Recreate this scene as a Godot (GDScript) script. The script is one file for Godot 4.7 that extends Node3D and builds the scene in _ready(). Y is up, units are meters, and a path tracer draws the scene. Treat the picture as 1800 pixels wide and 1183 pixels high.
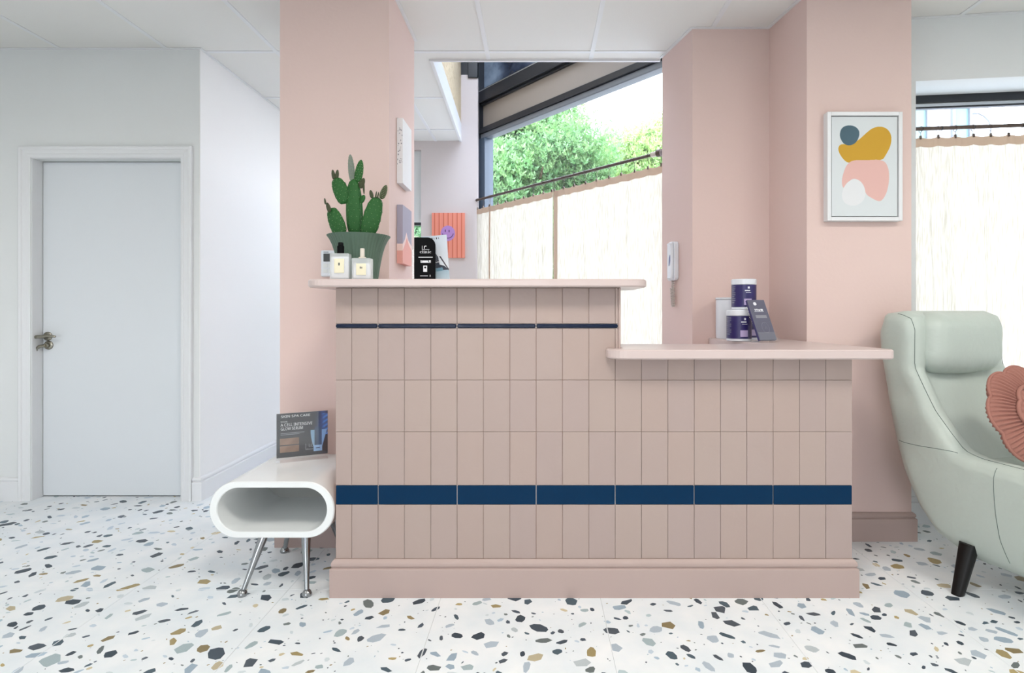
extends Node3D
# A reception corner: tiled pink desk, two pink pillars, curtained shop windows, terrazzo floor.
# Units are metres, y is up, the camera looks along -z. V(x, height, depth) puts depth along -z.

var M := {}
var rng := RandomNumberGenerator.new()
const CEIL := 2.61
const LED := 1.25
const BACK := -5.5       # depth of the wall behind the camera
const LAMPS := [[-2.7, 0.9, 1.5], [0.0, 0.75, 2.5], [2.2, 0.9, 1.9], [-2.7, -1.4, 0.9], [0.0, -1.4, 0.8], [2.2, -1.4, 0.9], [-2.7, -3.6, 0.8], [0.0, -3.6, 0.6], [2.2, -3.6, 0.8]]

func _ready() -> void:
	rng.seed = 71
	# ---------- camera ----------
	var cam := Camera3D.new(); cam.name = "camera"
	cam.projection = Camera3D.PROJECTION_FRUSTUM
	cam.near = 0.05; cam.far = 120.0
	cam.size = 0.05 * 1.183
	cam.frustum_offset = Vector2(-0.045, -0.0465) * 0.05
	cam.position = Vector3(0, 1.1, 0)
	add_child(cam); cam.current = true
	# ---------- sky and exposure ----------
	var sm := ProceduralSkyMaterial.new()
	sm.sky_top_color = Color(0.87, 0.92, 1.0); sm.sky_horizon_color = Color(0.97, 0.98, 1.0)
	sm.ground_bottom_color = Color(0.50, 0.50, 0.48); sm.ground_horizon_color = Color(0.72, 0.72, 0.70)
	sm.sky_energy_multiplier = 2.8; sm.ground_energy_multiplier = 1.6
	var sky := Sky.new(); sky.sky_material = sm
	var env := Environment.new()
	env.background_mode = Environment.BG_SKY; env.sky = sky
	env.tonemap_mode = Environment.TONE_MAPPER_LINEAR
	env.tonemap_exposure = 0.97
	env.sdfgi_enabled = true; env.ssao_enabled = true; env.ssil_enabled = true
	var we := WorldEnvironment.new(); we.name = "world_environment"; we.environment = env
	add_child(we)
	# ---------- ceiling lamps of the room (in front of and behind the camera, above the frame) ----------
	for p in LAMPS:
		led_panel(p[0], p[1], LED * p[2])
	# ---------- materials, setting, objects ----------
	make_materials()
	build_room()
	build_ceiling()
	build_floor()
	build_windows()
	build_outside()
	build_desk()
	build_armchair()
	build_side_table()
	build_wall_things()
	build_counter_things()

# =====================================================================  helpers
func V(x: float, h: float, d: float) -> Vector3:
	return Vector3(x, h, -d)

func P2(list: Array) -> PackedVector2Array:
	var o := PackedVector2Array()
	for p in list: o.append(Vector2(p[0], p[1]))
	return o

func new_st(group := 0) -> SurfaceTool:
	var st := SurfaceTool.new()
	st.begin(Mesh.PRIMITIVE_TRIANGLES)
	st.set_smooth_group(group)
	return st

func tri(st: SurfaceTool, a: Vector3, b: Vector3, c: Vector3) -> void:   # a, b, c counterclockwise seen from outside
	st.add_vertex(a); st.add_vertex(c); st.add_vertex(b)

func quad(st: SurfaceTool, a: Vector3, b: Vector3, c: Vector3, d: Vector3) -> void:
	tri(st, a, b, c); tri(st, a, c, d)

func opoly(st: SurfaceTool, pts: Array, centre: Vector3) -> void:        # a face of a convex body, turned away from its centre
	var m := Vector3.ZERO
	for p in pts: m += p
	m /= pts.size()
	var n: Vector3 = (pts[1] - pts[0]).cross(pts[2] - pts[0])
	for i in range(1, pts.size() - 1):
		if n.dot(m - centre) >= 0: tri(st, pts[0], pts[i], pts[i + 1])
		else: tri(st, pts[0], pts[i + 1], pts[i])

func box(st: SurfaceTool, lo: Vector3, hi: Vector3, ch := 0.0, xf := Transform3D.IDENTITY) -> void:
	st.set_smooth_group(-1)
	var c := (lo + hi) / 2.0
	var e := (hi - lo).abs() / 2.0
	ch = minf(ch, minf(e.x, minf(e.y, e.z)) * 0.95)
	var cc := xf * c
	var vert := func(s: Vector3, axis: int) -> Vector3:
		var q := e - Vector3(ch, ch, ch)
		q[axis] = e[axis]
		return xf * (c + q * s)
	for ax in 3:
		var b := (ax + 1) % 3
		var d := (ax + 2) % 3
		for s in [-1.0, 1.0]:
			var pts := []
			for k in [[-1, -1], [1, -1], [1, 1], [-1, 1]]:
				var sg := Vector3.ONE
				sg[ax] = s; sg[b] = k[0]; sg[d] = k[1]
				pts.append(vert.call(sg, ax))
			opoly(st, pts, cc)
			if ch > 0.0:
				for s2 in [-1.0, 1.0]:
					var e1 := Vector3.ONE
					var e2 := Vector3.ONE
					e1[ax] = s; e1[b] = s2; e1[d] = -1
					e2[ax] = s; e2[b] = s2; e2[d] = 1
					opoly(st, [vert.call(e1, ax), vert.call(e2, ax), vert.call(e2, b), vert.call(e1, b)], cc)
	if ch > 0.0:
		for sx in [-1.0, 1.0]:
			for sy in [-1.0, 1.0]:
				for sz in [-1.0, 1.0]:
					var sg := Vector3(sx, sy, sz)
					opoly(st, [vert.call(sg, 0), vert.call(sg, 1), vert.call(sg, 2)], cc)

func bx(st: SurfaceTool, x0: float, x1: float, h0: float, h1: float, d0: float, d1: float, ch := 0.0) -> void:
	box(st, Vector3(x0, h0, -d1), Vector3(x1, h1, -d0), ch)

func inset(poly: PackedVector2Array, by: float) -> PackedVector2Array:   # poly counterclockwise; a simple mitred inset
	var o := PackedVector2Array()
	var n := poly.size()
	for i in n:
		var a := (poly[i] - poly[(i + n - 1) % n]).normalized()
		var b := (poly[(i + 1) % n] - poly[i]).normalized()
		var na := Vector2(-a.y, a.x)
		var nb := Vector2(-b.y, b.x)
		var m := (na + nb).normalized()
		o.append(poly[i] + m * (by / maxf(m.dot(na), 0.35)))
	return o

# polygon in the xy-plane of xf, from z = 0 to z = h of xf, edges chamfered by ch
func prism(st: SurfaceTool, poly_in: PackedVector2Array, h: float, xf: Transform3D, ch := 0.0, smooth_sides := false) -> void:
	var poly := poly_in
	if Geometry2D.is_polygon_clockwise(poly): poly.reverse()
	var n := poly.size()
	var small := inset(poly, ch) if ch > 0 else poly
	var idx := Geometry2D.triangulate_polygon(small)
	st.set_smooth_group(-1)
	for i in range(0, idx.size(), 3):
		var a := small[idx[i]]
		var b := small[idx[i + 1]]
		var c := small[idx[i + 2]]
		if (b - a).cross(c - a) < 0:
			var t := b; b = c; c = t
		tri(st, xf * Vector3(a.x, a.y, h), xf * Vector3(b.x, b.y, h), xf * Vector3(c.x, c.y, h))
		tri(st, xf * Vector3(a.x, a.y, 0), xf * Vector3(c.x, c.y, 0), xf * Vector3(b.x, b.y, 0))
	var lev := [[small, 0.0], [poly, ch], [poly, h - ch], [small, h]] if ch > 0 else [[poly, 0.0], [poly, h]]
	for k in lev.size() - 1:
		st.set_smooth_group(10 + k if smooth_sides else -1)
		for i in n:
			var j := (i + 1) % n
			var pa: PackedVector2Array = lev[k][0]
			var pb: PackedVector2Array = lev[k + 1][0]
			quad(st, xf * Vector3(pa[i].x, pa[i].y, lev[k][1]), xf * Vector3(pa[j].x, pa[j].y, lev[k][1]), xf * Vector3(pb[j].x, pb[j].y, lev[k + 1][1]), xf * Vector3(pb[i].x, pb[i].y, lev[k + 1][1]))

func upright(h := 0.0) -> Transform3D:       # plan polygons given as (x, depth): extruded upwards from height h
	return Transform3D(Basis(Vector3(1, 0, 0), Vector3(0, 0, -1), Vector3(0, 1, 0)), Vector3(0, h, 0))

func facing(d: float) -> Transform3D:        # polygons given as (x, height) on a plane at depth d, extruded towards the camera
	return Transform3D(Basis.IDENTITY, Vector3(0, 0, -d))

func round_corners(poly: PackedVector2Array, radii: Array, seg := 6) -> PackedVector2Array:
	var o := PackedVector2Array()
	var n := poly.size()
	for i in n:
		var r: float = radii[i]
		if r <= 0.0:
			o.append(poly[i]); continue
		var a := (poly[(i + n - 1) % n] - poly[i]).normalized()
		var b := (poly[(i + 1) % n] - poly[i]).normalized()
		var half := acos(clampf(a.dot(b), -1, 1)) / 2.0
		var t := r / tan(half)
		var c := poly[i] + (a + b).normalized() * (r / sin(half))
		var p0 := poly[i] + a * t - c
		var p1 := poly[i] + b * t - c
		var ang := p0.angle_to(p1)
		for k in seg + 1: o.append(c + p0.rotated(ang * k / seg))
	return o

func chaikin(poly: PackedVector2Array, times := 3) -> PackedVector2Array:
	for t in times:
		var o := PackedVector2Array()
		for i in poly.size():
			var a := poly[i]
			var b := poly[(i + 1) % poly.size()]
			o.append(a.lerp(b, 0.25)); o.append(a.lerp(b, 0.75))
		poly = o
	return poly

func lathe(st: SurfaceTool, prof: Array, seg: int, xf := Transform3D.IDENTITY, flute := 0.0, flutes := 0) -> void:   # prof: [radius, height] from the bottom up, outside
	var g := 1
	for k in prof.size() - 1:
		if k > 0:
			var u := Vector2(prof[k][0] - prof[k - 1][0], prof[k][1] - prof[k - 1][1])
			var w := Vector2(prof[k + 1][0] - prof[k][0], prof[k + 1][1] - prof[k][1])
			if absf(u.angle_to(w)) > 0.7: g += 1
		st.set_smooth_group(g)
		for i in seg:
			var q := []
			for c in [[i, k], [i + 1, k], [i + 1, k + 1], [i, k + 1]]:
				var an: float = TAU * (c[0] % seg) / seg
				var r: float = prof[c[1]][0]
				if flutes > 0 and r > 0.001: r += flute * absf(sin(an * flutes / 2.0)) - flute
				q.append(xf * Vector3(cos(an) * r, prof[c[1]][1], -sin(an) * r))
			if prof[k][0] > 1e-5: tri(st, q[0], q[1], q[2])
			if prof[k + 1][0] > 1e-5: tri(st, q[0], q[2], q[3])

func tube(st: SurfaceTool, pts: Array, r: Variant, seg := 8, closed := false, group := 1) -> void:
	var n := pts.size()
	var rings := []
	var t0: Vector3 = (pts[1] - pts[0]).normalized()
	var up := Vector3.UP if absf(t0.y) < 0.9 else Vector3.RIGHT
	var nx := t0.cross(up).normalized()
	for i in n:
		var a: Vector3 = pts[(i + n - 1) % n] if (i > 0 or closed) else pts[i]
		var b: Vector3 = pts[(i + 1) % n] if (i < n - 1 or closed) else pts[i]
		var t := (b - a).normalized()
		nx = (nx - t * nx.dot(t)).normalized()
		var ny := t.cross(nx)
		var rr: float = r if r is float else r[i]
		var ring := []
		for k in seg:
			var an := TAU * k / seg
			ring.append(pts[i] + nx * cos(an) * rr + ny * sin(an) * rr)
		rings.append(ring)
	st.set_smooth_group(group)
	for i in (n if closed else n - 1):
		var A: Array = rings[i]
		var B: Array = rings[(i + 1) % n]
		for k in seg:
			var k2 := (k + 1) % seg
			quad(st, A[k], A[k2], B[k2], B[k])
	if not closed:
		st.set_smooth_group(-1)
		for k in range(1, seg - 1):
			tri(st, rings[0][0], rings[0][k + 1], rings[0][k])
			tri(st, rings[n - 1][0], rings[n - 1][k], rings[n - 1][k + 1])

# profile [offset, t] swept along a 2D path with mitred corners; place(p, t) gives the point; side turns the offset
func sweep(st: SurfaceTool, path: PackedVector2Array, prof: Array, side: float, place: Callable) -> void:
	var n := path.size()
	var rows := []
	var mid := Vector3.ZERO
	for i in n:
		var a := (path[i] - path[maxi(i - 1, 0)]).normalized()
		var b := (path[mini(i + 1, n - 1)] - path[i]).normalized()
		if i == 0: a = b
		if i == n - 1: b = a
		var na := Vector2(-a.y, a.x) * side
		var nb := Vector2(-b.y, b.x) * side
		var m := (na + nb).normalized()
		m /= maxf(m.dot(na), 0.2)
		var row := []
		for q in prof: row.append(place.call(path[i] + m * q[0], q[1]))
		rows.append(row)
	st.set_smooth_group(-1)
	for i in n - 1:
		var c := Vector3.ZERO
		for q in rows[i]: c += q
		for q in rows[i + 1]: c += q
		c /= 2.0 * prof.size()
		for k in prof.size() - 1:
			opoly(st, [rows[i][k], rows[i + 1][k], rows[i + 1][k + 1], rows[i][k + 1]], c)
	for e in [0, n - 1]:
		for k in range(1, prof.size() - 1):
			tri(st, rows[e][0], rows[e][k], rows[e][k + 1])

func commit(st: SurfaceTool) -> ArrayMesh:
	st.generate_normals()
	return st.commit()

var taken := {}
func numbered(called: String) -> String:
	if not taken.has(called):
		taken[called] = 0
		return called
	taken[called] += 1
	return "%s_%03d" % [called, taken[called]]

func put(called: String, mesh: Mesh, mat: Material, parent: Node3D = null) -> MeshInstance3D:
	var o := MeshInstance3D.new()
	o.mesh = mesh
	o.material_override = mat
	o.cast_shadow = GeometryInstance3D.SHADOW_CASTING_SETTING_ON
	if parent == null:
		o.name = numbered(called); add_child(o, true)
	else:
		o.name = called; parent.add_child(o, true)
	return o

func obj(called: String, st: SurfaceTool, mat: Material, parent: Node3D = null) -> MeshInstance3D:
	return put(called, commit(st), mat, parent)

func tag(o: Node, label: String, category := "", group := "", kind := "") -> Node:
	o.set_meta("label", label)
	if category: o.set_meta("category", category)
	if group: o.set_meta("group", group)
	if kind: o.set_meta("kind", kind)
	return o

func thing(called: String, label: String, category: String, at := Vector3.ZERO, turn := 0.0, group := "") -> Node3D:
	var o := Node3D.new()
	o.name = numbered(called); add_child(o)
	o.position = at; o.rotation.y = turn
	tag(o, label, category, group)
	return o

func structure(called: String, label: String, st: SurfaceTool = null, mat: Material = null) -> Node3D:
	var o: Node3D
	if st: o = obj(called, st, mat)
	else:
		o = Node3D.new(); o.name = numbered(called); add_child(o)
	tag(o, label, called.split("_")[0], "", "structure")
	return o

func lettering(text: String, height: float, mat: Material, parent: Node3D, at: Vector3, basis := Basis.IDENTITY, called := "lettering", serif := false, width := 0.0) -> void:
	var t := TextMesh.new()
	t.text = text
	var f := SystemFont.new()
	f.font_names = PackedStringArray(["Droid Serif" if serif else "Droid Sans"])
	t.font = f
	t.font_size = 32; t.pixel_size = height / 24.0; t.depth = 0.0006; t.curve_step = 2.0
	t.horizontal_alignment = HORIZONTAL_ALIGNMENT_LEFT
	t.vertical_alignment = VERTICAL_ALIGNMENT_BOTTOM
	var o := put(called, t, mat, parent)
	var b := basis
	if width > 0.0:
		var w := t.get_aabb().size.x
		if w > 0: b = basis * Basis.from_scale(Vector3(width / w, 1, 1))
	o.transform = Transform3D(b, at)

# =====================================================================  materials
func noise_tex(freq: float, size := 256, as_normal := false, strength := 4.0, octaves := 4, sd := 1, type := FastNoiseLite.TYPE_SIMPLEX_SMOOTH, ramp: Array = []) -> NoiseTexture2D:
	var n := FastNoiseLite.new()
	n.seed = sd; n.frequency = freq; n.noise_type = type; n.fractal_octaves = octaves
	var t := NoiseTexture2D.new()
	t.width = size; t.height = size; t.seamless = true; t.noise = n
	t.as_normal_map = as_normal; t.bump_strength = strength
	if ramp.size():
		var g := Gradient.new()
		g.offsets = PackedFloat32Array(); g.colors = PackedColorArray()
		for k in ramp: g.add_point(k[0], k[1])
		t.color_ramp = g
	return t

func rgb(r: int, g: int, b: int) -> Color:
	return Color8(r, g, b)

func mat(c: Color, rough := 0.6, spec := 0.5, metal := 0.0) -> StandardMaterial3D:
	var m := StandardMaterial3D.new()
	m.albedo_color = c; m.roughness = rough; m.metallic = metal; m.metallic_specular = spec
	return m

func tri_map(m: StandardMaterial3D, scale: float, world := true) -> StandardMaterial3D:
	m.uv1_triplanar = true; m.uv1_world_triplanar = world
	m.uv1_scale = Vector3.ONE * scale
	return m

func relief(m: StandardMaterial3D, tex: Texture2D, cm: float, scale: float, world := true) -> StandardMaterial3D:
	m.heightmap_enabled = true; m.heightmap_texture = tex; m.heightmap_scale = cm
	return tri_map(m, scale, world)

func make_materials() -> void:
	var fine := noise_tex(0.08, 256, false, 1, 4, 3)
	var soft := noise_tex(0.012, 256, false, 1, 3, 5)
	M.fine = fine; M.soft = soft
	M.white_wall = relief(mat(rgb(228, 231, 231), 0.75, 0.3), fine, 0.03, 2.0)
	M.blush_wall = relief(mat(rgb(214, 205, 203), 0.75, 0.3), fine, 0.03, 2.0)
	M.lightened_passage_wall = relief(mat(rgb(240, 241, 241), 0.75, 0.3), fine, 0.03, 2.0)  # copy of the white wall, lightened to stand for daylight in the passage
	M.ceiling = relief(mat(rgb(232, 232, 229), 0.9, 0.2), fine, 0.03, 5.0)
	M.white_paint = mat(rgb(230, 232, 234), 0.4, 0.4)
	M.door_paint = relief(mat(rgb(222, 227, 231), 0.45, 0.4), soft, 0.03, 2.0)
	M.pink_wall = relief(mat(rgb(224, 200, 193), 0.75, 0.3), fine, 0.03, 2.0)
	M.pink_trim = mat(rgb(182, 162, 155), 0.5, 0.35)
	M.counter = relief(mat(rgb(204, 187, 183), 0.3, 0.5), soft, 0.02, 1.5)
	M.grout = mat(rgb(196, 152, 136), 0.9, 0.2)
	M.tiles = []
	for c in [[173, 155, 148], [174, 156, 148], [172, 154, 148], [174, 155, 147]]:
		M.tiles.append(relief(mat(rgb(c[0], c[1], c[2]), 0.42, 0.35), soft, 0.05, 6.0))
	M.navy = relief(mat(rgb(6, 46, 78), 0.3, 0.22), soft, 0.05, 7.0)
	M.liner = relief(mat(rgb(22, 34, 58), 0.2, 0.35), soft, 0.05, 7.0)
	M.pale_grout = mat(rgb(226, 214, 208), 0.9, 0.2)
	M.floor = tri_map(mat(rgb(244, 246, 247), 0.42, 0.4), 0.9)
	M.floor.albedo_texture = noise_tex(0.01, 512, false, 1, 5, 9, FastNoiseLite.TYPE_SIMPLEX_SMOOTH, [[0.0, Color(0.93, 0.955, 0.97)], [1.0, Color(1, 1, 1)]])
	M.joint = mat(rgb(186, 188, 187), 0.9, 0.2)
	var speck := noise_tex(0.16, 256, false, 1, 3, 12, FastNoiseLite.TYPE_SIMPLEX_SMOOTH, [[0.0, Color(0.80, 0.80, 0.80)], [1.0, Color(1, 1, 1)]])
	M.chip = []
	for c in [[74, 88, 100], [64, 78, 90], [86, 96, 106], [84, 104, 116], [172, 192, 208], [196, 210, 222], [184, 202, 206], [178, 160, 112], [152, 136, 98], [208, 196, 164], [118, 128, 128], [208, 218, 222]]:
		var m := tri_map(mat(rgb(c[0], c[1], c[2]), 0.42, 0.4), 14.0)
		m.albedo_texture = speck
		M.chip.append(m)
	M.chip_mix = tri_map(mat(Color.WHITE, 0.42, 0.4), 14.0)
	M.chip_mix.vertex_color_use_as_albedo = true
	M.black_frame = mat(rgb(28, 31, 38), 0.35, 0.5)
	M.steel_frame = mat(rgb(70, 84, 100), 0.35, 0.5)
	M.grey_lip = mat(rgb(120, 124, 130), 0.4, 0.5)
	M.blind_panel = relief(mat(rgb(152, 141, 131), 0.6, 0.4), soft, 0.03, 2.0)
	M.alu = mat(rgb(190, 194, 198), 0.3, 0.5, 0.8)
	M.chrome = mat(rgb(158, 160, 162), 0.16, 0.5, 1.0)
	M.nickel = mat(rgb(150, 146, 134), 0.22, 0.5, 1.0)
	M.rod = mat(rgb(92, 78, 70), 0.35, 0.5, 0.3)
	M.glass = mat(Color(0.92, 0.97, 0.96, 0.04), 0.0, 0.5)
	M.glass.transparency = BaseMaterial3D.TRANSPARENCY_ALPHA
	M.acrylic = mat(Color(0.92, 0.95, 0.97, 0.015), 0.02, 0.5)
	M.acrylic.transparency = BaseMaterial3D.TRANSPARENCY_ALPHA
	M.dirty_glass = tri_map(mat(rgb(150, 164, 180), 0.25, 0.5), 0.8)
	M.dirty_glass.albedo_texture = noise_tex(0.012, 256, false, 1, 5, 31, FastNoiseLite.TYPE_SIMPLEX_SMOOTH, [[0.25, Color(0.22, 0.26, 0.34)], [0.75, Color(0.95, 0.97, 1.0)]])
	M.plaster = relief(mat(rgb(214, 196, 166), 0.95, 0.2), noise_tex(0.03, 256, false, 1, 5, 33), 1.5, 1.6)
	var linen := noise_tex(0.05, 512, false, 1, 4, 41)
	M.linen = mat(rgb(201, 195, 184), 0.9, 0.2)
	M.linen.heightmap_enabled = true; M.linen.heightmap_texture = linen; M.linen.heightmap_scale = 0.5
	M.linen.uv1_scale = Vector3(4.0, 0.25, 1)
	M.linen.albedo_texture = noise_tex(0.06, 512, false, 1, 4, 43, FastNoiseLite.TYPE_SIMPLEX_SMOOTH, [[0.0, Color(0.86, 0.84, 0.80)], [0.6, Color(1, 1, 1)]])
	M.linen.backlight_enabled = true; M.linen.backlight = Color(1.0, 0.99, 0.97)
	M.hem = mat(rgb(204, 178, 156), 0.9, 0.2)
	M.hem.backlight_enabled = true; M.hem.backlight = Color(0.55, 0.52, 0.5)
	M.leather = relief(mat(rgb(186, 196, 188), 0.38, 0.45), noise_tex(0.02, 256, false, 1, 4, 51), 0.25, 3.0, false)
	M.seam = mat(rgb(104, 116, 112), 0.8, 0.2)
	M.black_wood = mat(rgb(16, 14, 14), 0.4, 0.4)
	M.velvet = relief(mat(rgb(162, 114, 102), 0.8, 0.3), fine, 0.1, 8.0, false)
	M.velvet.rim_enabled = true; M.velvet.rim = 0.3; M.velvet.rim_tint = 0.5
	M.white_gloss = mat(rgb(236, 239, 239), 0.2, 0.4)
	M.white_plastic = mat(rgb(226, 230, 236), 0.35, 0.5)
	M.grey_plastic = mat(rgb(206, 196, 188), 0.45, 0.5)
	M.dark_plastic = mat(rgb(66, 68, 68), 0.3, 0.5)
	M.black_gloss = mat(rgb(10, 11, 13), 0.45, 0.2)
	M.print_white = mat(rgb(236, 238, 242), 0.6, 0.3)
	M.print_grey = mat(rgb(150, 152, 160), 0.6, 0.3)
	M.line_blue = mat(rgb(112, 124, 166), 0.5, 0.3)
	M.pot = relief(mat(rgb(84, 108, 92), 0.4, 0.5), soft, 0.1, 6.0)
	M.soil = relief(mat(rgb(60, 46, 36), 0.95, 0.2), fine, 0.5, 12.0)
	M.cactus = relief(mat(rgb(44, 96, 48), 0.5, 0.4), fine, 0.25, 9.0)
	M.cactus.albedo_texture = noise_tex(0.09, 256, false, 1, 3, 61, FastNoiseLite.TYPE_CELLULAR, [[0.0, Color(1, 1, 1)], [0.7, Color(0.82, 0.95, 0.8)], [1.0, Color(0.6, 0.78, 0.58)]])
	M.cactus_dark = relief(mat(rgb(70, 76, 54), 0.6, 0.4), fine, 0.25, 12.0)
	M.cactus_grey = relief(mat(rgb(132, 142, 132), 0.6, 0.4), fine, 0.5, 12.0)
	M.spine = mat(rgb(156, 176, 130), 0.8, 0.2)
	M.perfume = mat(Color(0.97, 0.98, 0.985, 0.35), 0.06, 0.5)
	M.perfume.transparency = BaseMaterial3D.TRANSPARENCY_ALPHA
	M.cream_label = mat(rgb(234, 228, 200), 0.6, 0.3)
	M.ivory = mat(rgb(214, 206, 194), 0.4, 0.4)
	M.navy_label = mat(rgb(44, 36, 96), 0.35, 0.5)
	M.lavender = mat(rgb(188, 172, 212), 0.5, 0.4)
	M.slate_card = mat(rgb(98, 98, 116), 0.35, 0.5)
	M.bark = relief(mat(rgb(96, 82, 66), 0.9, 0.2), fine, 2.0, 1.0)
	M.leaf = []
	for c in [[150, 184, 138], [166, 196, 144], [186, 206, 152], [144, 180, 146]]:
		var m := mat(rgb(c[0], c[1], c[2]), 0.6, 0.3)
		m.backlight_enabled = true; m.backlight = Color(0.9, 0.95, 0.82)
		m.vertex_color_use_as_albedo = true
		M.leaf.append(m)
	M.pavement = relief(mat(rgb(170, 168, 164), 0.9, 0.2), fine, 0.5, 0.6)
	M.facade = relief(mat(rgb(206, 208, 212), 0.85, 0.2), fine, 0.2, 0.6)
	M.blue_pane = mat(rgb(112, 140, 142), 0.1, 0.4)

# =====================================================================  lamps
func led_panel(x: float, d: float, energy: float) -> void:
	var root := Node3D.new(); root.name = numbered("ceiling_light"); add_child(root)
	root.position = V(x, CEIL, d)
	tag(root, "%s square light panel in the %s row of the white ceiling" % ["left" if x < -1 else "right" if x > 1 else "middle", "nearest" if d > 0 else "second" if d > -2 else "rearmost"], "ceiling light", "ceiling light panels")
	var st := new_st()
	for s in [[-0.3, -0.28, -0.3, 0.3], [0.28, 0.3, -0.3, 0.3], [-0.28, 0.28, -0.3, -0.28], [-0.28, 0.28, 0.28, 0.3]]:
		box(st, Vector3(s[0], -0.012, s[2]), Vector3(s[1], 0.0, s[3]), 0.002)
	obj("frame", st, mat(Color(0.9, 0.9, 0.9), 0.5), root)
	st = new_st()
	box(st, Vector3(-0.28, -0.006, -0.28), Vector3(0.28, 0.0, 0.28))
	var m := mat(Color(0.95, 0.95, 0.95), 0.8)
	m.emission_enabled = true; m.emission = Color(1.0, 0.97, 0.93); m.emission_energy_multiplier = 1.2
	obj("lamp_diffuser", st, m, root)
	var l := AreaLight3D.new(); l.name = "panel_light"
	l.area_size = Vector2(0.56, 0.56)
	l.light_color = Color(1.0, 0.98, 0.955)
	l.light_energy = energy
	l.shadow_enabled = true
	l.area_range = 14.0
	l.area_attenuation = 2.0
	root.add_child(l)
	l.position = Vector3(0, -0.02, 0)
	l.rotation.x = -PI / 2

# =====================================================================  the setting
func wall_poly(called: String, label: String, plan: Array, h0: float, h1: float, m: Material) -> Node3D:
	var st := new_st()
	prism(st, P2(plan), h1 - h0, upright(h0))
	return structure(called, label, st, m)

const SKIRT := [[0.0, 0.0], [0.018, 0.0], [0.018, 0.104], [0.0165, 0.107], [0.0105, 0.109], [0.0105, 0.112], [0.0135, 0.115], [0.0145, 0.120], [0.0135, 0.126], [0.010, 0.131], [0.005, 0.134], [0.0, 0.135]]

func skirting(called: String, label: String, path: Array, side: float, m: Material, k := 1.0) -> void:
	var st := new_st()
	var prof := []
	for q in SKIRT: prof.append([q[0], q[1] * k])
	sweep(st, P2(path), prof, side, func(p: Vector2, t: float) -> Vector3: return V(p.x, t, p.y))
	structure(called, label, st, m)

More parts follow.
